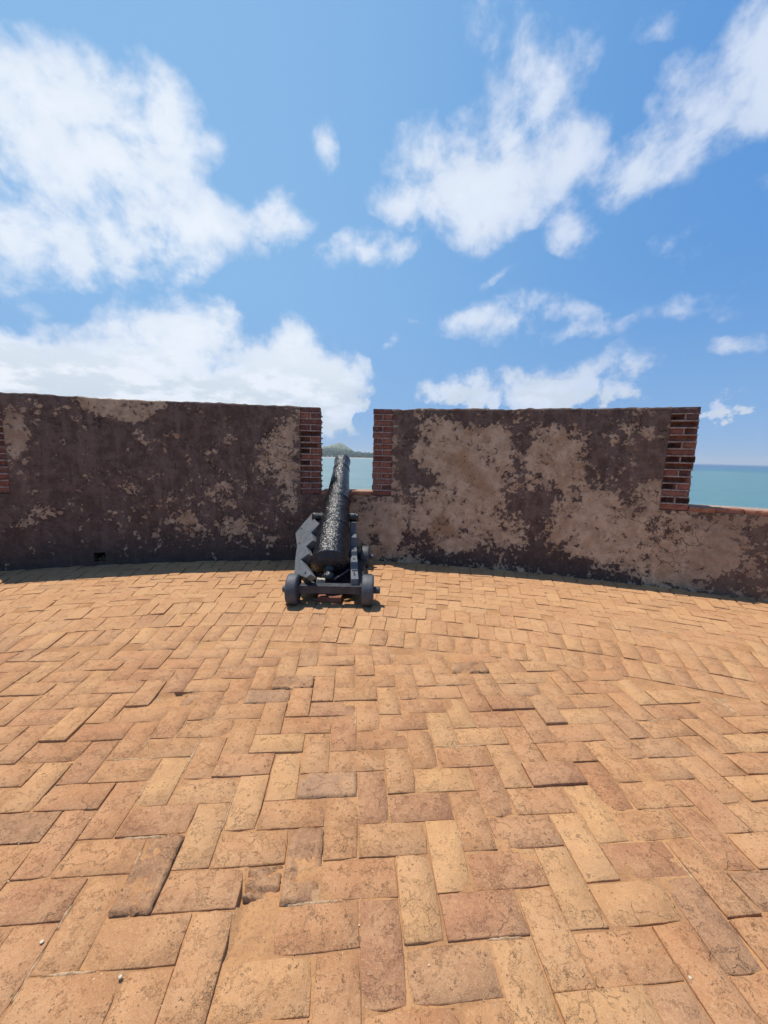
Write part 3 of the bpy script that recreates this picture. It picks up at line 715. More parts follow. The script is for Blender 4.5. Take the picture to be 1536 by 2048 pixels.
# the 300 bricks that show largest are parts, the rest are one joined part
vis = []
for q, b_ in enumerate(bricks):
    pr = project(b_[0])
    if pr and -120 < pr[0] < 1656 and pr[1] < 2200: vis.append((pr[2], q))
vis.sort(); near = set(q for _, q in vis[:300])
spec_mesh = {}
JV, JF, JC, JN = [], [], [], 0
var_geo = [fbrick_geo(.2765, .1365, s) for s in range(14)]
for q, b_ in enumerate(bricks):
    kd = special.get(q); col = brick_colour(q, b_[0]); mt = fb_matrix(q, b_)
    if kd == 'missing':
        if q in near:                          # what is left of the brick: a low broken stump at one end
            M_ = mt @ Matrix.Translation((.085 * (1 if mt.to_3x3() @ Vector((1, 0, 0)) @ Vector((0, 1, 0)) > 0 else -1), 0, -.009)) @ Matrix.Diagonal((.36, .92, 1, 1))
            o = obj('brick', mesh('brick', *fbrick_geo(.2765, .1365, q, 'broken'), (M_FB,), smooth=True), floor, M_); o.color = (.25, .13, .078, 1); o['label'] = 'low broken stump of a missing brick'
        continue
    if q in near:
        if kd in ('broken', 'pock'): me = mesh('brick', *fbrick_geo(.2765, .1365, q, kd), (M_FB,), smooth=True)
        else: me = VAR[random.Random(q).randrange(28)]
        o = obj('brick', me, floor, mt); o.color = col
        if kd == 'broken': o['label'] = 'dark broken brick standing proud of the paving'
    else:
        gv, gf = var_geo[q % 14] if kd not in ('broken', 'pock') else fbrick_geo(.2765, .1365, q, kd)
        JV += [mt @ Vector(v) for v in gv]; JF += [tuple(i + JN for i in f) for f in gf]; JC += [col] * len(gv); JN += len(gv)
me = mesh('brick_paving', JV, JF, (M_FBS,)); set_col(me, 'bcol', JC)
tag(obj('brick_paving', me, floor), kind='stuff')

# ridges of grey cement left in some joints
rnd = random.Random(21); RV, RF = [], []
cand = [b_ for b_ in bricks if .6 < b_[0].y < 5.0 and abs(b_[0].x) < 4]
for b_ in rnd.sample(cand, 150) + [bricks[brick_at(*q)] for q in ((330, 1600), (430, 1500), (470, 1640), (200, 1960), (560, 1900), (400, 1290), (580, 1290))]:
    ca, sa = math.cos(b_[1]), math.sin(b_[1]); side = rnd.choice((-1, 1)); L = rnd.uniform(.06, .26); o_ = rnd.uniform(-.5, .5) * (b_[2] - L)
    n_ = 9; b = len(RV)
    for i in range(n_ + 1):
        u = o_ - L / 2 + L * i / n_; f = math.sin(math.pi * min(1, max(0, i / n_))) ** .4 * rnd.uniform(.6, 1.1)
        for (dv, dz) in ((-.0065 * f, -.012), (-.002 * f, .0028 * f - .002), (.003 * f, .0024 * f - .002), (.0065 * f, -.012)):
            v = side * (b_[3] / 2 + .0035 + .004 * noise.noise(Vector((u * 30, b, 0)))) + dv; x = b_[0].x + u * ca - v * sa; y = b_[0].y + u * sa + v * ca
            RV.append((x, y, und(x, y) + dz + .002))
    for i in range(n_):
        a = b + 4 * i
        for q in range(3): RF.append((a + q, a + q + 1, a + 5 + q, a + 4 + q))
tag(obj('joint_mortar', mesh('joint_mortar', RV, RF, (M_RIDGE,), smooth=True), floor), kind='stuff')

# grit
GV, GF = [], []
def ico(c, r, rnd):
    t_ = (1 + 5 ** .5) / 2; pts = [(-1, t_, 0), (1, t_, 0), (-1, -t_, 0), (1, -t_, 0), (0, -1, t_), (0, 1, t_), (0, -1, -t_), (0, 1, -t_), (t_, 0, -1), (t_, 0, 1), (-t_, 0, -1), (-t_, 0, 1)]
    fs = [(0,11,5),(0,5,1),(0,1,7),(0,7,10),(0,10,11),(1,5,9),(5,11,4),(11,10,2),(10,7,6),(7,1,8),(3,9,4),(3,4,2),(3,2,6),(3,6,8),(3,8,9),(4,9,5),(2,4,11),(6,2,10),(8,6,7),(9,8,1)]
    b = len(GV); sx, sy, sz = rnd.uniform(.7, 1.3), rnd.uniform(.7, 1.3), rnd.uniform(.45, .8)
    for p in pts: GV.append((c[0] + p[0] * r * .52 * sx * rnd.uniform(.8, 1.2), c[1] + p[1] * r * .52 * sy * rnd.uniform(.8, 1.2), c[2] + p[2] * r * .52 * sz))
    GF.extend([(f[0] + b, f[1] + b, f[2] + b) for f in fs])
rnd = random.Random(5)
for _ in range(1500):
    b_ = rnd.choice(cand); ca, sa = math.cos(b_[1]), math.sin(b_[1])
    if rnd.random() < .75: u = rnd.uniform(-.5, .5) * b_[2]; v = rnd.choice((-1, 1)) * (b_[3] / 2 + rnd.uniform(-.002, .01))
    else: u = rnd.uniform(-.5, .5) * b_[2]; v = rnd.uniform(-.5, .5) * b_[3]
    x = b_[0].x + u * ca - v * sa; y = b_[0].y + u * sa + v * ca
    ico((x, y, und(x, y) + .001), rnd.choice((.0012, .0015, .002, .0025)), rnd)
tag(obj('grit', mesh('grit', GV, GF, (M_PEB,))), 'pale sand grains and tiny stones lying in the joints of the brick floor', 'grit', kind='stuff')
def pebble(x, y, r, label):
    global GV, GF
    GV, GF = [], []; rr = random.Random(int(x)); p = on_floor(x, y); ico((0, 0, r * .4), r, rr)
    o = obj('pebble', mesh('pebble', GV, GF, (M_PEB,), smooth=True), None, Matrix.Translation((p.x, p.y, und(p.x, p.y) + .004))); tag(o, label, 'pebble', 'pale pebbles on the paving')
pebble(241, 1957, .0062, 'pale pebble lying on the paving in the lower left corner of the floor')
pebble(1381, 1956, .0058, 'pale pebble lying on the paving in the lower right corner of the floor')
pebble(84, 1886, .0055, 'pale pebble nearest the left edge of the paving')

# ------------------------------------------------------------------ cannon
def paint_mat(name='grey_wood_paint', k=1.0):
    mt, t, b = new_mat(name); P = gpos(t)
    n = t.noise(P, 7, 5, .6); n2 = t.noise(t.scale(P, (60, 12, 60)), 1, 4, .6)
    col = t.mix(t.ramp(n, .35, .65), tuple(q * k for q in (0.095, 0.104, 0.118)), tuple(q * k for q in (0.128, 0.139, 0.155)))
    col = t.mix(t.ramp(t.noise(P, 22, 6, .75), .58, .64, 0, .75), col, (0.035, 0.032, 0.033))
    col = t.mix(t.ramp(t.noise(P, 9, 7, .75), .60, .65, 0, .5), col, (0.20, 0.14, 0.095))
    t.val(b.inputs['Base Color'], col); b.inputs['Roughness'].default_value = .58; b.inputs['Specular IOR Level'].default_value = .4
    t.val(b.inputs['Normal'], t.bump(t.math('ADD', t.math('MULTIPLY', n2, .6), n), .004)); return mt
M_PAINT = paint_mat()
M_WHEEL = paint_mat('dark_grey_wheel_paint', .62)
def dark_paint_mat():
    mt, t, b = new_mat('dark_wood_paint'); P = gpos(t)
    n = t.noise(P, 12, 5, .6); col = t.mix(t.ramp(n, .4, .65), (0.026, 0.026, 0.032), (0.055, 0.056, 0.066))
    t.val(b.inputs['Base Color'], col); b.inputs['Roughness'].default_value = .5
    t.val(b.inputs['Normal'], t.bump(t.noise(t.scale(P, (10, 60, 60)), 1, 4, .6), .004)); return mt
M_DPAINT = dark_paint_mat()
def iron_mat():
    mt, t, b = new_mat('pitted_black_iron'); P = gpos(t)
    n = t.noise(P, 62, 2, .6); v = t.vor(P, 52, 'F1'); n2 = t.noise(P, 9, 5, .6)
    col = t.mix(t.ramp(n2, .4, .65), (0.006, 0.006, 0.0075), (0.013, 0.0135, 0.017))
    t.val(b.inputs['Base Color'], col); t.val(b.inputs['Roughness'], t.ramp(t.noise(P, 40, 3, .6), .35, .7, .15, .30))
    b.inputs['Specular IOR Level'].default_value = .55; b.inputs['Coat Weight'].default_value = 0.0; b.inputs['Coat Roughness'].default_value = .15
    h = t.math('ADD', t.math('MULTIPLY', n, 1.0), t.math('MULTIPLY', v, .55))
    t.val(b.inputs['Normal'], t.bump(h, .0085)); return mt
M_IRON = iron_mat()
M_BOLT = simple_mat('rusted_bolt', (0.03, 0.028, 0.03), (0.09, 0.075, 0.07), 80, rough=.5)
M_DRY = simple_mat('dry_leaf', (0.24, 0.13, 0.06), (0.55, 0.38, 0.2), 40, bumpd=.003)
M_PALE = simple_mat('weathered_wood', (0.24, 0.19, 0.13), (0.48, 0.42, 0.33), 30, bumpd=.003)

cannon = tag(empty('cannon', (-.55, 4.5, 0)), 'old black cannon on a stepped grey wooden carriage, muzzle poking out of the wall opening', 'cannon')

def lathe(prof, seg, name, mat_, parent, M, rough=0.0, smooth=True, caps=True):
    """profile of (t along axis, radius); axis is local +Y"""
    V, F = [], []
    for (t_, r) in prof:
        for i in range(seg):
            a = 2 * math.pi * i / seg; rr = r
            if rough and r > .02: rr += rough * noise.fractal(Vector((math.cos(a) * r * 22, t_ * 22, math.sin(a) * r * 22)), 1, 2, 3)
            V.append((math.cos(a) * rr, t_, math.sin(a) * rr))
    for j in range(len(prof) - 1):
        for i in range(seg):
            F.append((j * seg + i, (j + 1) * seg + i, (j + 1) * seg + (i + 1) % seg, j * seg + (i + 1) % seg))
    if caps: F.append(tuple(range(seg))); F.append(tuple(reversed(range((len(prof) - 1) * seg, len(prof) * seg))))
    me = mesh(name, V, F, (mat_,), smooth=smooth)
    if caps:
        me.polygons[-1].use_smooth = False; me.polygons[-2].use_smooth = False
    return obj(name, me, parent, M)

ring_c = at_y(659.5, 1143, 4.20)
ring_c.z = .332
muz_dir_len = 2.30
muz = at_y(685, 921, 6.13)
ax = (muz - ring_c).normalized()
def frame(o, yax, up=Vector((0, 0, 1))):
    x = yax.cross(up).normalized(); z = x.cross(yax).normalized()
    m_ = Matrix((x, yax, z)).transposed().to_4x4(); m_.translation = o; return m_
BM = frame(ring_c, ax)
Lb = (muz - ring_c).length
def dense(pts, step=.02):
    out = []
    for (a, b_) in zip(pts[:-1], pts[1:]):
        n_ = max(1, int(abs(b_[0] - a[0]) / step))
        for i in range(n_): out.append((a[0] + (b_[0] - a[0]) * i / n_, a[1] + (b_[1] - a[1]) * i / n_))
    out.append(pts[-1]); return out
prof = [(-.085, .062), (-.07, .10), (-.045, .15), (-.02, .178), (0, .190), (.004, .214), (.05, .216), (.056, .204), (.30, .199), (.56, .193), (.565, .199), (.60, .199), (.605, .185),
        (1.0, .172), (1.12, .168), (1.125, .175), (1.16, .174), (1.165, .158), (1.6, .138), (Lb - .30, .120), (Lb - .295, .126), (Lb - .27, .126), (Lb - .265, .117), (Lb - .14, .116),
        (Lb - .06, .126), (Lb - .03, .128), (Lb - .012, .124), (Lb, .112), (Lb, .062), (Lb - .10, .060), (Lb - .35, .058)]
barrel = lathe(dense(prof), 88, 'barrel', M_IRON, cannon, BM, rough=.0028)
lathe([(-.245, .012), (-.24, .038), (-.225, .058), (-.20, .070), (-.175, .070), (-.15, .056), (-.13, .044), (-.11, .046), (-.09, .062), (-.075, .075)], 40, 'cascabel_knob', M_IRON, barrel, BM, rough=.002)
TR = frame(ring_c + ax * ((4.99 - 4.2) / ax.y), ax) @ Matrix.Translation((-.01, 0, -.06))
for s_ in (-1, 1):
    M_ = TR @ Matrix.Rotation(-s_ * math.pi / 2, 4, 'Z')
    lathe([(.13, .058), (.16, .056), (.285, .054), (.30, .050)], 32, 'trunnion', M_IRON, barrel, M_, rough=.001)

def prism(name, outline, thick, M_, mat_, parent, bev=.006):
    """outline in local X(along) Z(up), thickness along local Y from 0 to thick"""
    bm = bmesh.new(); a = [bm.verts.new((p[0], 0, p[1])) for p in outline]; f = bm.faces.new(a)
    r = bmesh.ops.extrude_face_region(bm, geom=[f]); vs = [g for g in r['geom'] if isinstance(g, bmesh.types.BMVert)]
    bmesh.ops.translate(bm, verts=vs, vec=(0, thick, 0)); bmesh.ops.recalc_face_normals(bm, faces=bm.faces)
    if bev: bmesh.ops.bevel(bm, geom=list(bm.edges), offset=bev, segments=2, affect='EDGES', profile=.6)
    me = bpy.data.meshes.new(name); bm.to_mesh(me); bm.free(); me.materials.append(mat_)
    return obj(name, me, parent, M_)
def box(name, cx, cy, cz, sx, sy, sz, mat_, parent, rotz=0, M_=None, bev=.005):
    M_ = M_ or Matrix.Translation((cx, cy, cz)) @ Matrix.Rotation(rotz, 4, 'Z')
    return prism(name, [(-sx / 2, -sz / 2), (sx / 2, -sz / 2), (sx / 2, sz / 2), (-sx / 2, sz / 2)], sy, M_ @ Matrix.Translation((0, -sy / 2, 0)), mat_, parent, bev)

# right bracket: upright, seen from its rear end; local X runs forward
A0 = at_y(710.5, 1155, 3.90); A1 = at_y(707, 1040, 5.05)
dirc = Vector((A1.x - A0.x, A1.y - A0.y, 0)).normalized(); yaw = math.atan2(dirc.y, dirc.x)
def zl(y): return (y - 3.86) / dirc.y
out_r = [(0, .13), (zl(5.22), .20), (zl(5.26), .66), (zl(5.20), .70), (zl(5.12), .69), (zl(4.93), .69), (zl(4.91), .545), (zl(4.69), .545), (zl(4.67), .425), (zl(4.47), .425), (zl(4.45), .372), (zl(4.20), .372), (zl(4.18), .287), (0, .285)]
MR = Matrix.Translation((A0.x - .04, 3.86, 0)) @ Matrix.Rotation(yaw, 4, 'Z')
# local Y thickness: centre the plank
cheek_r = prism('cheek', out_r, .078, MR @ Matrix.Translation((0, -.078, 0)), M_PAINT, cannon)
cheek_r['label'] = 'upright right side bracket with stepped top'
def bolt(parent, M_, r=.011):
    lathe([(0, r), (.006, r), (.010, r * .6)], 10, 'bolt', M_BOLT, parent, M_, smooth=False)
for (yy, zz) in ((4.30, .372), (3.98, .287), (4.56, .425)):
    bolt(cheek_r, MR @ Matrix.Translation((zl(yy), -.039, zz)) @ Matrix.Rotation(math.pi / 2, 4, 'X'))
# strap iron on the lowest step
M_STRAP = M_BOLT
box('strap', 0, 0, 0, .10, .012, .012, M_STRAP, cheek_r, M_=MR @ Matrix.Translation((zl(4.08), -.035, .292)), bev=.002)
box('strap', 0, 0, 0, .012, .06, .012, M_STRAP, cheek_r, M_=MR @ Matrix.Translation((zl(4.13), -.042, .292)), bev=.002)

# left bracket: leans in over the gun, its outer side turned up to the sky
pA = Vector((-.965, 4.12, .235)); dA = Vector((-.20, .98, .25)).normalized(); wA = Vector((.62, -.02, .72)); wA = (wA - dA * wA.dot(dA)).normalized(); nA = dA.cross(wA).normalized()
if nA.z < 0: nA = -nA
def on_plane(x, y):
    d = ray(x, y); o = Vector((0, 0, EYE)); t_ = (pA - o).dot(nA) / d.dot(nA); p = o + d * t_ - pA
    return (p.dot(dA), p.dot(wA))
crop = [(462, 885), (390, 970), (270, 1095), (290, 1250), (270, 1400), (262, 1545), (385, 1592), (440, 1555), (330, 1395), (415, 1332), (385, 1252), (466, 1186), (440, 1105), (530, 1012), (478, 965)]
out_l = [on_plane(540 + cx_ / 5.389, 860 + cy_ / 5.389) for cx_, cy_ in crop]
ML = Matrix((dA, -nA, wA)).transposed().to_4x4(); ML.translation = pA
cheek_l = prism('cheek', out_l, .075, ML, M_PAINT, cannon)
cheek_l['label'] = 'leaning left side bracket with sawtooth edge'
for (cx_, cy_) in ((340, 1062), (322, 1222), (385, 1540)):
    u, v = on_plane(540 + cx_ / 5.389, 860 + cy_ / 5.389)
    bolt(cheek_l, ML @ Matrix.Translation((u, 0, v)) @ Matrix.Rotation(math.pi, 4, 'Z'), .012)

# wheels and axles
def wheel(x, y, r, wid, side, ang=0.0, stub=.062):
    M_ = Matrix.Translation((x, y, r)) @ Matrix.Rotation(-side * math.pi / 2 + ang, 4, 'Z')
    wh = lathe([(-wid / 2, r * .30), (-wid / 2, r - .012), (-wid / 2 + .010, r - .002), (-wid / 2 + .02, r), (wid / 2 - .02, r), (wid / 2 - .010, r - .002), (wid / 2, r - .012), (wid / 2, r * .30)], 56, 'wheel', M_WHEEL, cannon, M_, rough=.0012)
    lathe([(wid / 2 - .01, .036), (wid / 2 + stub, .034), (wid / 2 + stub + .007, .028)], 24, 'hub', M_WHEEL, wh, M_)
    # iron pin through the axle end
    return wh
ya = 3.865
xl = at_y(587, 1180, 3.92).x; xr = at_y(736, 1180, 3.92).x
wheel(xl + .012, ya, .160, .110, -1, stub=.048); wheel(xr, ya + .02, .160, .118, 1)
yf = 5.27
xfr = at_y(730, 1118, 5.27).x; xfl = xfr - .78
wheel(xfr, yf, .150, .115, 1); wheel(xfl, yf, .150, .115, -1)
box('axle', (xl + xr) / 2, ya, .176, xr - xl - .13, .10, .082, M_DPAINT, cannon, rotz=.02)
box('axle', (xfl + xfr) / 2, yf, .150, xfr - xfl - .13, .10, .10, M_DPAINT, cannon)
box('shade_bed_plank', (xl + xr) / 2 + .0, 4.6, .11, .62, 1.20, .05, M_DPAINT, cannon)  # carriage bed, widened and dark to stand in for shade under the gun
# quoin (wedge) and lever under the breech
prism('quoin', [(0, 0), (.46, 0), (.46, .045), (0, .10)], .16, Matrix.Translation((ring_c.x + .08, 4.22, .12)) @ Matrix.Rotation(R(90), 4, 'Z'), M_DPAINT, cannon)
q0 = at_y(668, 1160, 4.0); q1 = at_y(698, 1139, 4.15)
lathe([(0, .011), ((q1 - q0).length, .011)], 10, 'elevating_bar', M_DPAINT, cannon, frame(q0, (q1 - q0).normalized()))

# things lying at the gun
def small_block(name, px, py, Y, dims, rotz, mat_, label, cat, z=None, tilt=0):
    p = at_y(px, py, Y)
    if z is not None: p.z = z
    M_ = Matrix.Translation(p) @ Matrix.Rotation(rotz, 4, 'Z') @ Matrix.Rotation(tilt, 4, 'Y')
    o = box(name, 0, 0, 0, *dims, mat_, None, M_=M_, bev=.006); tag(o, label, cat); return o
small_block('wood_block', 641.5, 1168, 3.95, (.085, .06, .045), .25, M_PALE, 'small pale wood block wedged under the breech knob on the carriage', 'wood block', z=.228, tilt=.12)
b_ = small_block('loose_brick', 660, 1196, 3.96, (.25, .11, .06), -.08, M_WB, 'reddish loose brick lying flat in the shade under the rear axle', 'brick', z=.034)
b_.color = (.26, .115, .075, 1)
def stick(pts, r, mat_, name, label, cat):
    V, F = [], []; seg = 6
    for i, p in enumerate(pts):
        d = (Vector(pts[min(i + 1, len(pts) - 1)]) - Vector(pts[max(i - 1, 0)])).normalized(); x = d.cross(Vector((0, 0, 1))).normalized(); z = x.cross(d)
        for q in range(seg):
            a = 2 * math.pi * q / seg; V.append(Vector(p) + (x * math.cos(a) + z * math.sin(a)) * r * (1 - .5 * i / len(pts)))
    for i in range(len(pts) - 1):
        for q in range(seg): F.append((i * seg + q, i * seg + (q + 1) % seg, (i + 1) * seg + (q + 1) % seg, (i + 1) * seg + q))
    F.append(tuple(range(seg))); F.append(tuple(reversed(range((len(pts) - 1) * seg, len(pts) * seg))))
    o = obj(name, mesh(name, V, F, (mat_,), smooth=True)); tag(o, label, cat)
def fl(x, y, z=.012): p = on_floor(x, y); return (p.x, p.y, z)
stick([fl(625, 1199), fl(633, 1201), fl(641, 1202)], .008, M_PALE, 'stick', 'short pale stick on the floor left of the loose brick under the axle', 'stick')
stick([fl(688, 1203), fl(697, 1202, .02), fl(704, 1200, .015), fl(710, 1197, .018)], .008, M_DRY, 'stick', 'crooked dry twig on the floor right of the loose brick under the axle', 'stick')
# dry leaves behind the left wheel
LV, LF = [], []; rnd = random.Random(3); c0 = at_y(607, 1163, 4.02); c0.z = .20
for i in range(16):
    c = c0 + Vector((rnd.uniform(-.04, .07), rnd.uniform(-.04, .06), rnd.uniform(0, .035))); s_ = rnd.uniform(.015, .035); a = rnd.uniform(0, 6.28)
    d1 = Vector((math.cos(a), math.sin(a), rnd.uniform(-.5, .5))) * s_; d2 = Vector((-math.sin(a), math.cos(a), rnd.uniform(-.6, .6))) * s_ * .45
    b = len(LV); LV += [c - d1, c - d2 + Vector((0, 0, .006)), c + d1, c + d2 + Vector((0, 0, .006)), c + Vector((0, 0, -.004))]
    LF += [(b, b + 1, b + 4), (b + 1, b + 2, b + 4), (b + 2, b + 3, b + 4), (b + 3, b, b + 4)]
tag(obj('dry_leaves', mesh('dry_leaves', LV, LF, (M_DRY,))), 'small heap of dry leaves caught on the carriage by the left rear wheel', 'dry leaves', kind='stuff')

# ------------------------------------------------------------------ sea, land, haze
SEA = -10.0
def sea_mat():
    mt, t, b = new_mat('sea_water'); P = gpos(t)
    sx = t.n.new('ShaderNodeSeparateXYZ'); t.l.new(P, sx.inputs[0])
    dist = t.vm('LENGTH', P)
    big = t.noise(t.scale(P, (.0012, .004, 0)), 1, 4, .6)
    dd_ = t.math('MULTIPLY_ADD', t.math('SUBTRACT', big, .5), 900., dist)
    near = t.mix(t.ramp(t.noise(t.scale(P, (.012, .03, 0)), 1, 4, .6), .35, .65), (0.145, 0.222, 0.222), (0.165, 0.245, 0.243))
    far = (0.012, 0.075, 0.19)
    # deep blue water offshore to the east, beyond the reef
    east = t.ramp(t.math('DIVIDE', sx.outputs[0], t.math('MAXIMUM', sx.outputs[1], 1.)), .25, .6)
    near = t.mix(t.math('MULTIPLY', east, .8), near, (0.078, 0.182, 0.195))
    col = t.mix(t.math('MULTIPLY', t.ramp(dd_, 650, 900), east), near, (0.035, 0.13, 0.19))
    col = t.mix(t.math('MULTIPLY', t.ramp(dd_, 1300, 1900), east), col, far)
    reef = t.math('MULTIPLY', t.math('MULTIPLY', t.ramp(dd_, 560, 600), t.ramp(dd_, 640, 690, 1, 0)), t.math('MULTIPLY', east, t.ramp(t.noise(t.scale(P, (.004, .012, 0)), 1, 3, .5), .42, .5)))
    col = t.mix(t.math('MULTIPLY', reef, .7), col, (0.02, 0.12, 0.16))
    rip = t.noise(t.scale(P, (.03, .22, 0)), 1, 6, .7)
    col = t.mix(t.ramp(rip, .50, .66, 0, .40), col, (0.05, 0.115, 0.14)); col = t.mix(t.ramp(rip, .34, .46, .30, 0), col, (0.20, 0.30, 0.30))
    fm = t.ramp(t.noise(t.scale(P, (.018, .07, 0)), 1, 4, .6), .69, .72)
    fm = t.math('MULTIPLY', fm, t.ramp(t.noise(t.scale(P, (.2, .4, 0)), 1, 3, .6), .45, .6))
    col = t.mix(fm, col, (.75, .78, .78))
    t.val(b.inputs['Base Color'], col); b.inputs['Roughness'].default_value = .38; b.inputs['Specular IOR Level'].default_value = .25
    h = t.math('ADD', t.noise(t.scale(P, (.35, .6, 0)), 1, 4, .6), t.math('MULTIPLY', t.noise(t.scale(P, (.06, .13, 0)), 1, 3, .6), 3.))
    t.val(b.inputs['Normal'], t.bump(h, .35)); return mt
M_SEA = sea_mat()
SR = 22000.
sea = obj('sea', mesh('sea', [(-SR, -2000, SEA), (SR, -2000, SEA), (SR, SR, SEA), (-SR, SR, SEA)], [(0, 1, 2, 3)], (M_SEA,))); sea['kind'] = 'structure'

def land_mat():
    mt, t, b = new_mat('grassy_hill'); P = gpos(t)
    sx = t.n.new('ShaderNodeSeparateXYZ'); t.l.new(P, sx.inputs[0])
    n = t.noise(P, .012, 6, .65); n2 = t.noise(P, .004, 4, .6)
    grass = t.mix(t.ramp(n, .4, .62), (0.12, 0.15, 0.075), (0.22, 0.20, 0.11))
    wood = t.mix(t.ramp(n, .4, .6), (0.05, 0.085, 0.04), (0.09, 0.13, 0.06))
    hmix = t.ramp(t.math('MULTIPLY_ADD', t.math('SUBTRACT', n2, .5), 60., sx.outputs[2]), 22, 52)
    t.val(b.inputs['Base Color'], t.mix(hmix, wood, grass)); b.inputs['Roughness'].default_value = 1; b.inputs['Specular IOR Level'].default_value = .05
    t.val(b.inputs['Normal'], t.bump(n, 9.)); return mt
def az_of(x): return azel(x, 905)[0]
hill_az = az_of(681)
def land_h(x, y):
    a = math.degrees(math.atan2(x, y)); d = math.hypot(x, y)
    z = 0
    # coastal strip
    k1 = min(1, max(0, (d - 1560) / 160)); edge = 1 / (1 + math.exp((a + 1.0) * 1.6))
    z += k1 * edge * (12 + 5 * noise.noise(Vector((x * .003, y * .003, 1))))
    # the hill
    u = (a - hill_az) / 2.1; v = (d - 3000) / 650.
    us = u if u < 0 else u
    g = math.exp(-(abs(us) ** 1.8) * 1.25 - v * v) ; z += 72 * g * edge ** .3
    g2 = math.exp(-((a - hill_az + 4.5) / 4.5) ** 2 - ((d - 2900) / 700.) ** 2); z += 42 * g2
    g3 = math.exp(-((a + 17) / 6.) ** 2 - ((d - 3300) / 700.) ** 2); z += 70 * g3
    z += 3.0 * noise.fractal(Vector((x * .006, y * .006, 2)), 1, 2, 4) * min(1, z / 12)
    if k1 * edge < .05: z = min(z, z * k1 * edge / .05)
    return SEA - 1.5 + z
AZS = np.concatenate([np.arange(-40, -11, .35), np.arange(-11, 3.5, .07)]); DS = np.concatenate([np.arange(1540, 1800, 20), np.arange(1800, 4400, 45)])
V = []; F = []
for d in DS:
    for a in AZS:
        x, y = d * math.sin(R(a)), d * math.cos(R(a)); V.append((x, y, land_h(x, y)))
na = len(AZS)
for j in range(len(DS) - 1):
    for i in range(na - 1):
        a = j * na + i; F.append((a, a + 1, a + na + 1, a + na))
land = obj('hills', mesh('hills', V, F, (land_mat(),), smooth=True)); land['kind'] = 'structure'
M_BEACH = simple_mat('beach_sand', (0.42, 0.34, 0.22), (0.55, 0.46, 0.32), .05, bumpd=0)
V = []; F = []
for a in np.arange(-30, -.9, .1):
    for d, z in ((1535 + 10 * noise.noise(Vector((a, 0, 0))), -.3), (1552, 1.1), (1575, 1.9)):
        V.append((d * math.sin(R(a)), d * math.cos(R(a)), SEA + z))
for i in range(len(V) // 3 - 1):
    for q in (0, 1): F.append((3 * i + q, 3 * i + 3 + q, 3 * i + 4 + q, 3 * i + 1 + q))
beach = obj('beach', mesh('beach', V, F, (M_BEACH,))); beach['kind'] = 'structure'

# shore wood: palms and round trees along the beach, one mass
M_TREE = simple_mat('shore_foliage', (0.04, 0.075, 0.03), (0.11, 0.15, 0.06), .12, bumpd=0)
TV, TF = [], []; rnd = random.Random(44)
def leaf(c, s):
    a, e = rnd.uniform(0, 6.28), rnd.uniform(-.6, .9); d1 = Vector((math.cos(a) * math.cos(e), math.sin(a) * math.cos(e), math.sin(e))) * s
    d2 = Vector((-math.sin(a), math.cos(a), rnd.uniform(-.5, .5))) * s * .7; b = len(TV)
    TV.extend([c - d1, c + d2, c + d1, c - d2]); TF.append((b, b + 1, b + 2, b + 3))
for i in range(2600):
    a = rnd.uniform(-15, 0.5) if rnd.random() < .85 else rnd.uniform(-38, -15); d = 1575 + 900 * rnd.random() ** 2.0
    x, y = d * math.sin(R(a)), d * math.cos(R(a)); g = land_h(x, y)
    if g < SEA + .2: continue
    palm = rnd.random() < .3; h = rnd.uniform(9, 17) if palm else rnd.uniform(5, 11)
    if palm:
        b = len(TV); TV.extend([Vector((x - .5, y, g)), Vector((x + .5, y, g)), Vector((x + .3, y, g + h)), Vector((x - .3, y, g + h))]); TF.append((b, b + 1, b + 2, b + 3))
        b = len(TV); TV.extend([Vector((x, y - .5, g)), Vector((x, y + .5, g)), Vector((x, y + .3, g + h)), Vector((x, y - .3, g + h))]); TF.append((b, b + 1, b + 2, b + 3))
        for q in range(9):
            t_ = q / 9 * 6.28 + rnd.random(); c = Vector((x + math.cos(t_) * 2.2, y + math.sin(t_) * 2.2, g + h + rnd.uniform(-.8, .9))); leaf(c, 2.2)
    else:
        for q in range(16):
            v = Vector((rnd.gauss(0, 1), rnd.gauss(0, 1), rnd.gauss(0, .8))).normalized() * rnd.uniform(.5, 1.); leaf(Vector((x + v.x * h * .6, y + v.y * h * .6, g + h * .55 + v.z * h * .45)), h * .3)
tag(obj('shore_wood', mesh('shore_wood', TV, TF, (M_TREE,))), 'belt of distant palms and green trees along the far shore, seen through the wall opening', 'trees', kind='stuff')
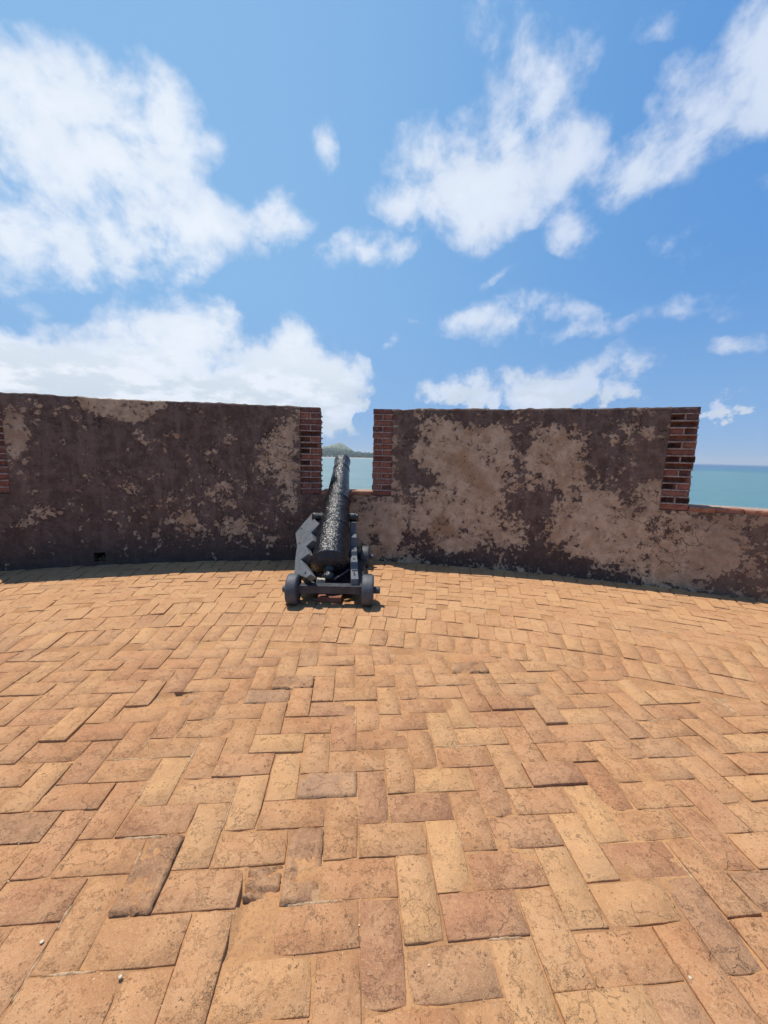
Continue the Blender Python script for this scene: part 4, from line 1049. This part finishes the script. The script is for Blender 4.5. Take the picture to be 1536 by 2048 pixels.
# small pale houses among them
M_HW = simple_mat('white_house_wall', (0.6, 0.58, 0.52), (0.72, 0.7, 0.65), .2, bumpd=0); M_HR = simple_mat('rusty_house_roof', (0.2, 0.1, 0.07), (0.3, 0.2, 0.15), .2, bumpd=0)
for (x_, lb) in ((655, 'tiny pale house among the far shore trees, left one of the two'), (664, 'tiny pale house among the far shore trees, right one of the two')):
    a = az_of(x_); d = 1568; x, y = d * math.sin(R(a)), d * math.cos(R(a)); g = SEA + 1.5
    h_ = tag(empty('shore_house', (x, y, g)), lb, 'house', 'houses on the far shore')
    box('wall', x, y, g + 2.2, 9, 7, 4.4, M_HW, h_, bev=0)
    prism('roof', [(-5, 0), (5, 0), (0, 2.2)], 8, Matrix.Translation((x, y - 4, g + 4.41)), M_HR, h_, bev=0)
# slim mast on the shore
a = az_of(652); d = 1640; x, y = d * math.sin(R(a)), d * math.cos(R(a)); g = land_h(x, y)
mst = tag(empty('radio_mast', (x, y, g)), 'slim dark mast rising above the far shore trees', 'mast')
box('mast_column', x, y, g + 15, 1.3, 1.3, 30, M_DPAINT, mst, bev=0)
for q in range(3): box('crossarm', x, y, g + 18 + q * 5, 5.0 - q, .6, .6, M_DPAINT, mst, bev=0)

# thin sea haze
hz_m = bpy.data.materials.new('haze'); hz_m.use_nodes = True; ht = hz_m.node_tree; ht.nodes.clear()
pv = ht.nodes.new('ShaderNodeVolumePrincipled'); pv.inputs['Color'].default_value = (.80, .90, 1.0, 1); pv.inputs['Density'].default_value = 1.6e-4; pv.inputs['Anisotropy'].default_value = .1
ho = ht.nodes.new('ShaderNodeOutputMaterial'); ht.links.new(pv.outputs[0], ho.inputs['Volume'])
X, Y0, Y1, Z0, Z1 = SR + 200, -2300, SR + 200, SEA - 4, 130
hz = obj('haze', mesh('haze', [(-X, Y0, Z0), (X, Y0, Z0), (X, Y1, Z0), (-X, Y1, Z0), (-X, Y0, Z1), (X, Y0, Z1), (X, Y1, Z1), (-X, Y1, Z1)],
         [(3, 2, 1, 0), (4, 5, 6, 7), (0, 1, 5, 4), (1, 2, 6, 5), (2, 3, 7, 6), (3, 0, 4, 7)], (hz_m,)))
tag(hz, 'thin pale sea haze over the bay', 'haze', kind='stuff')
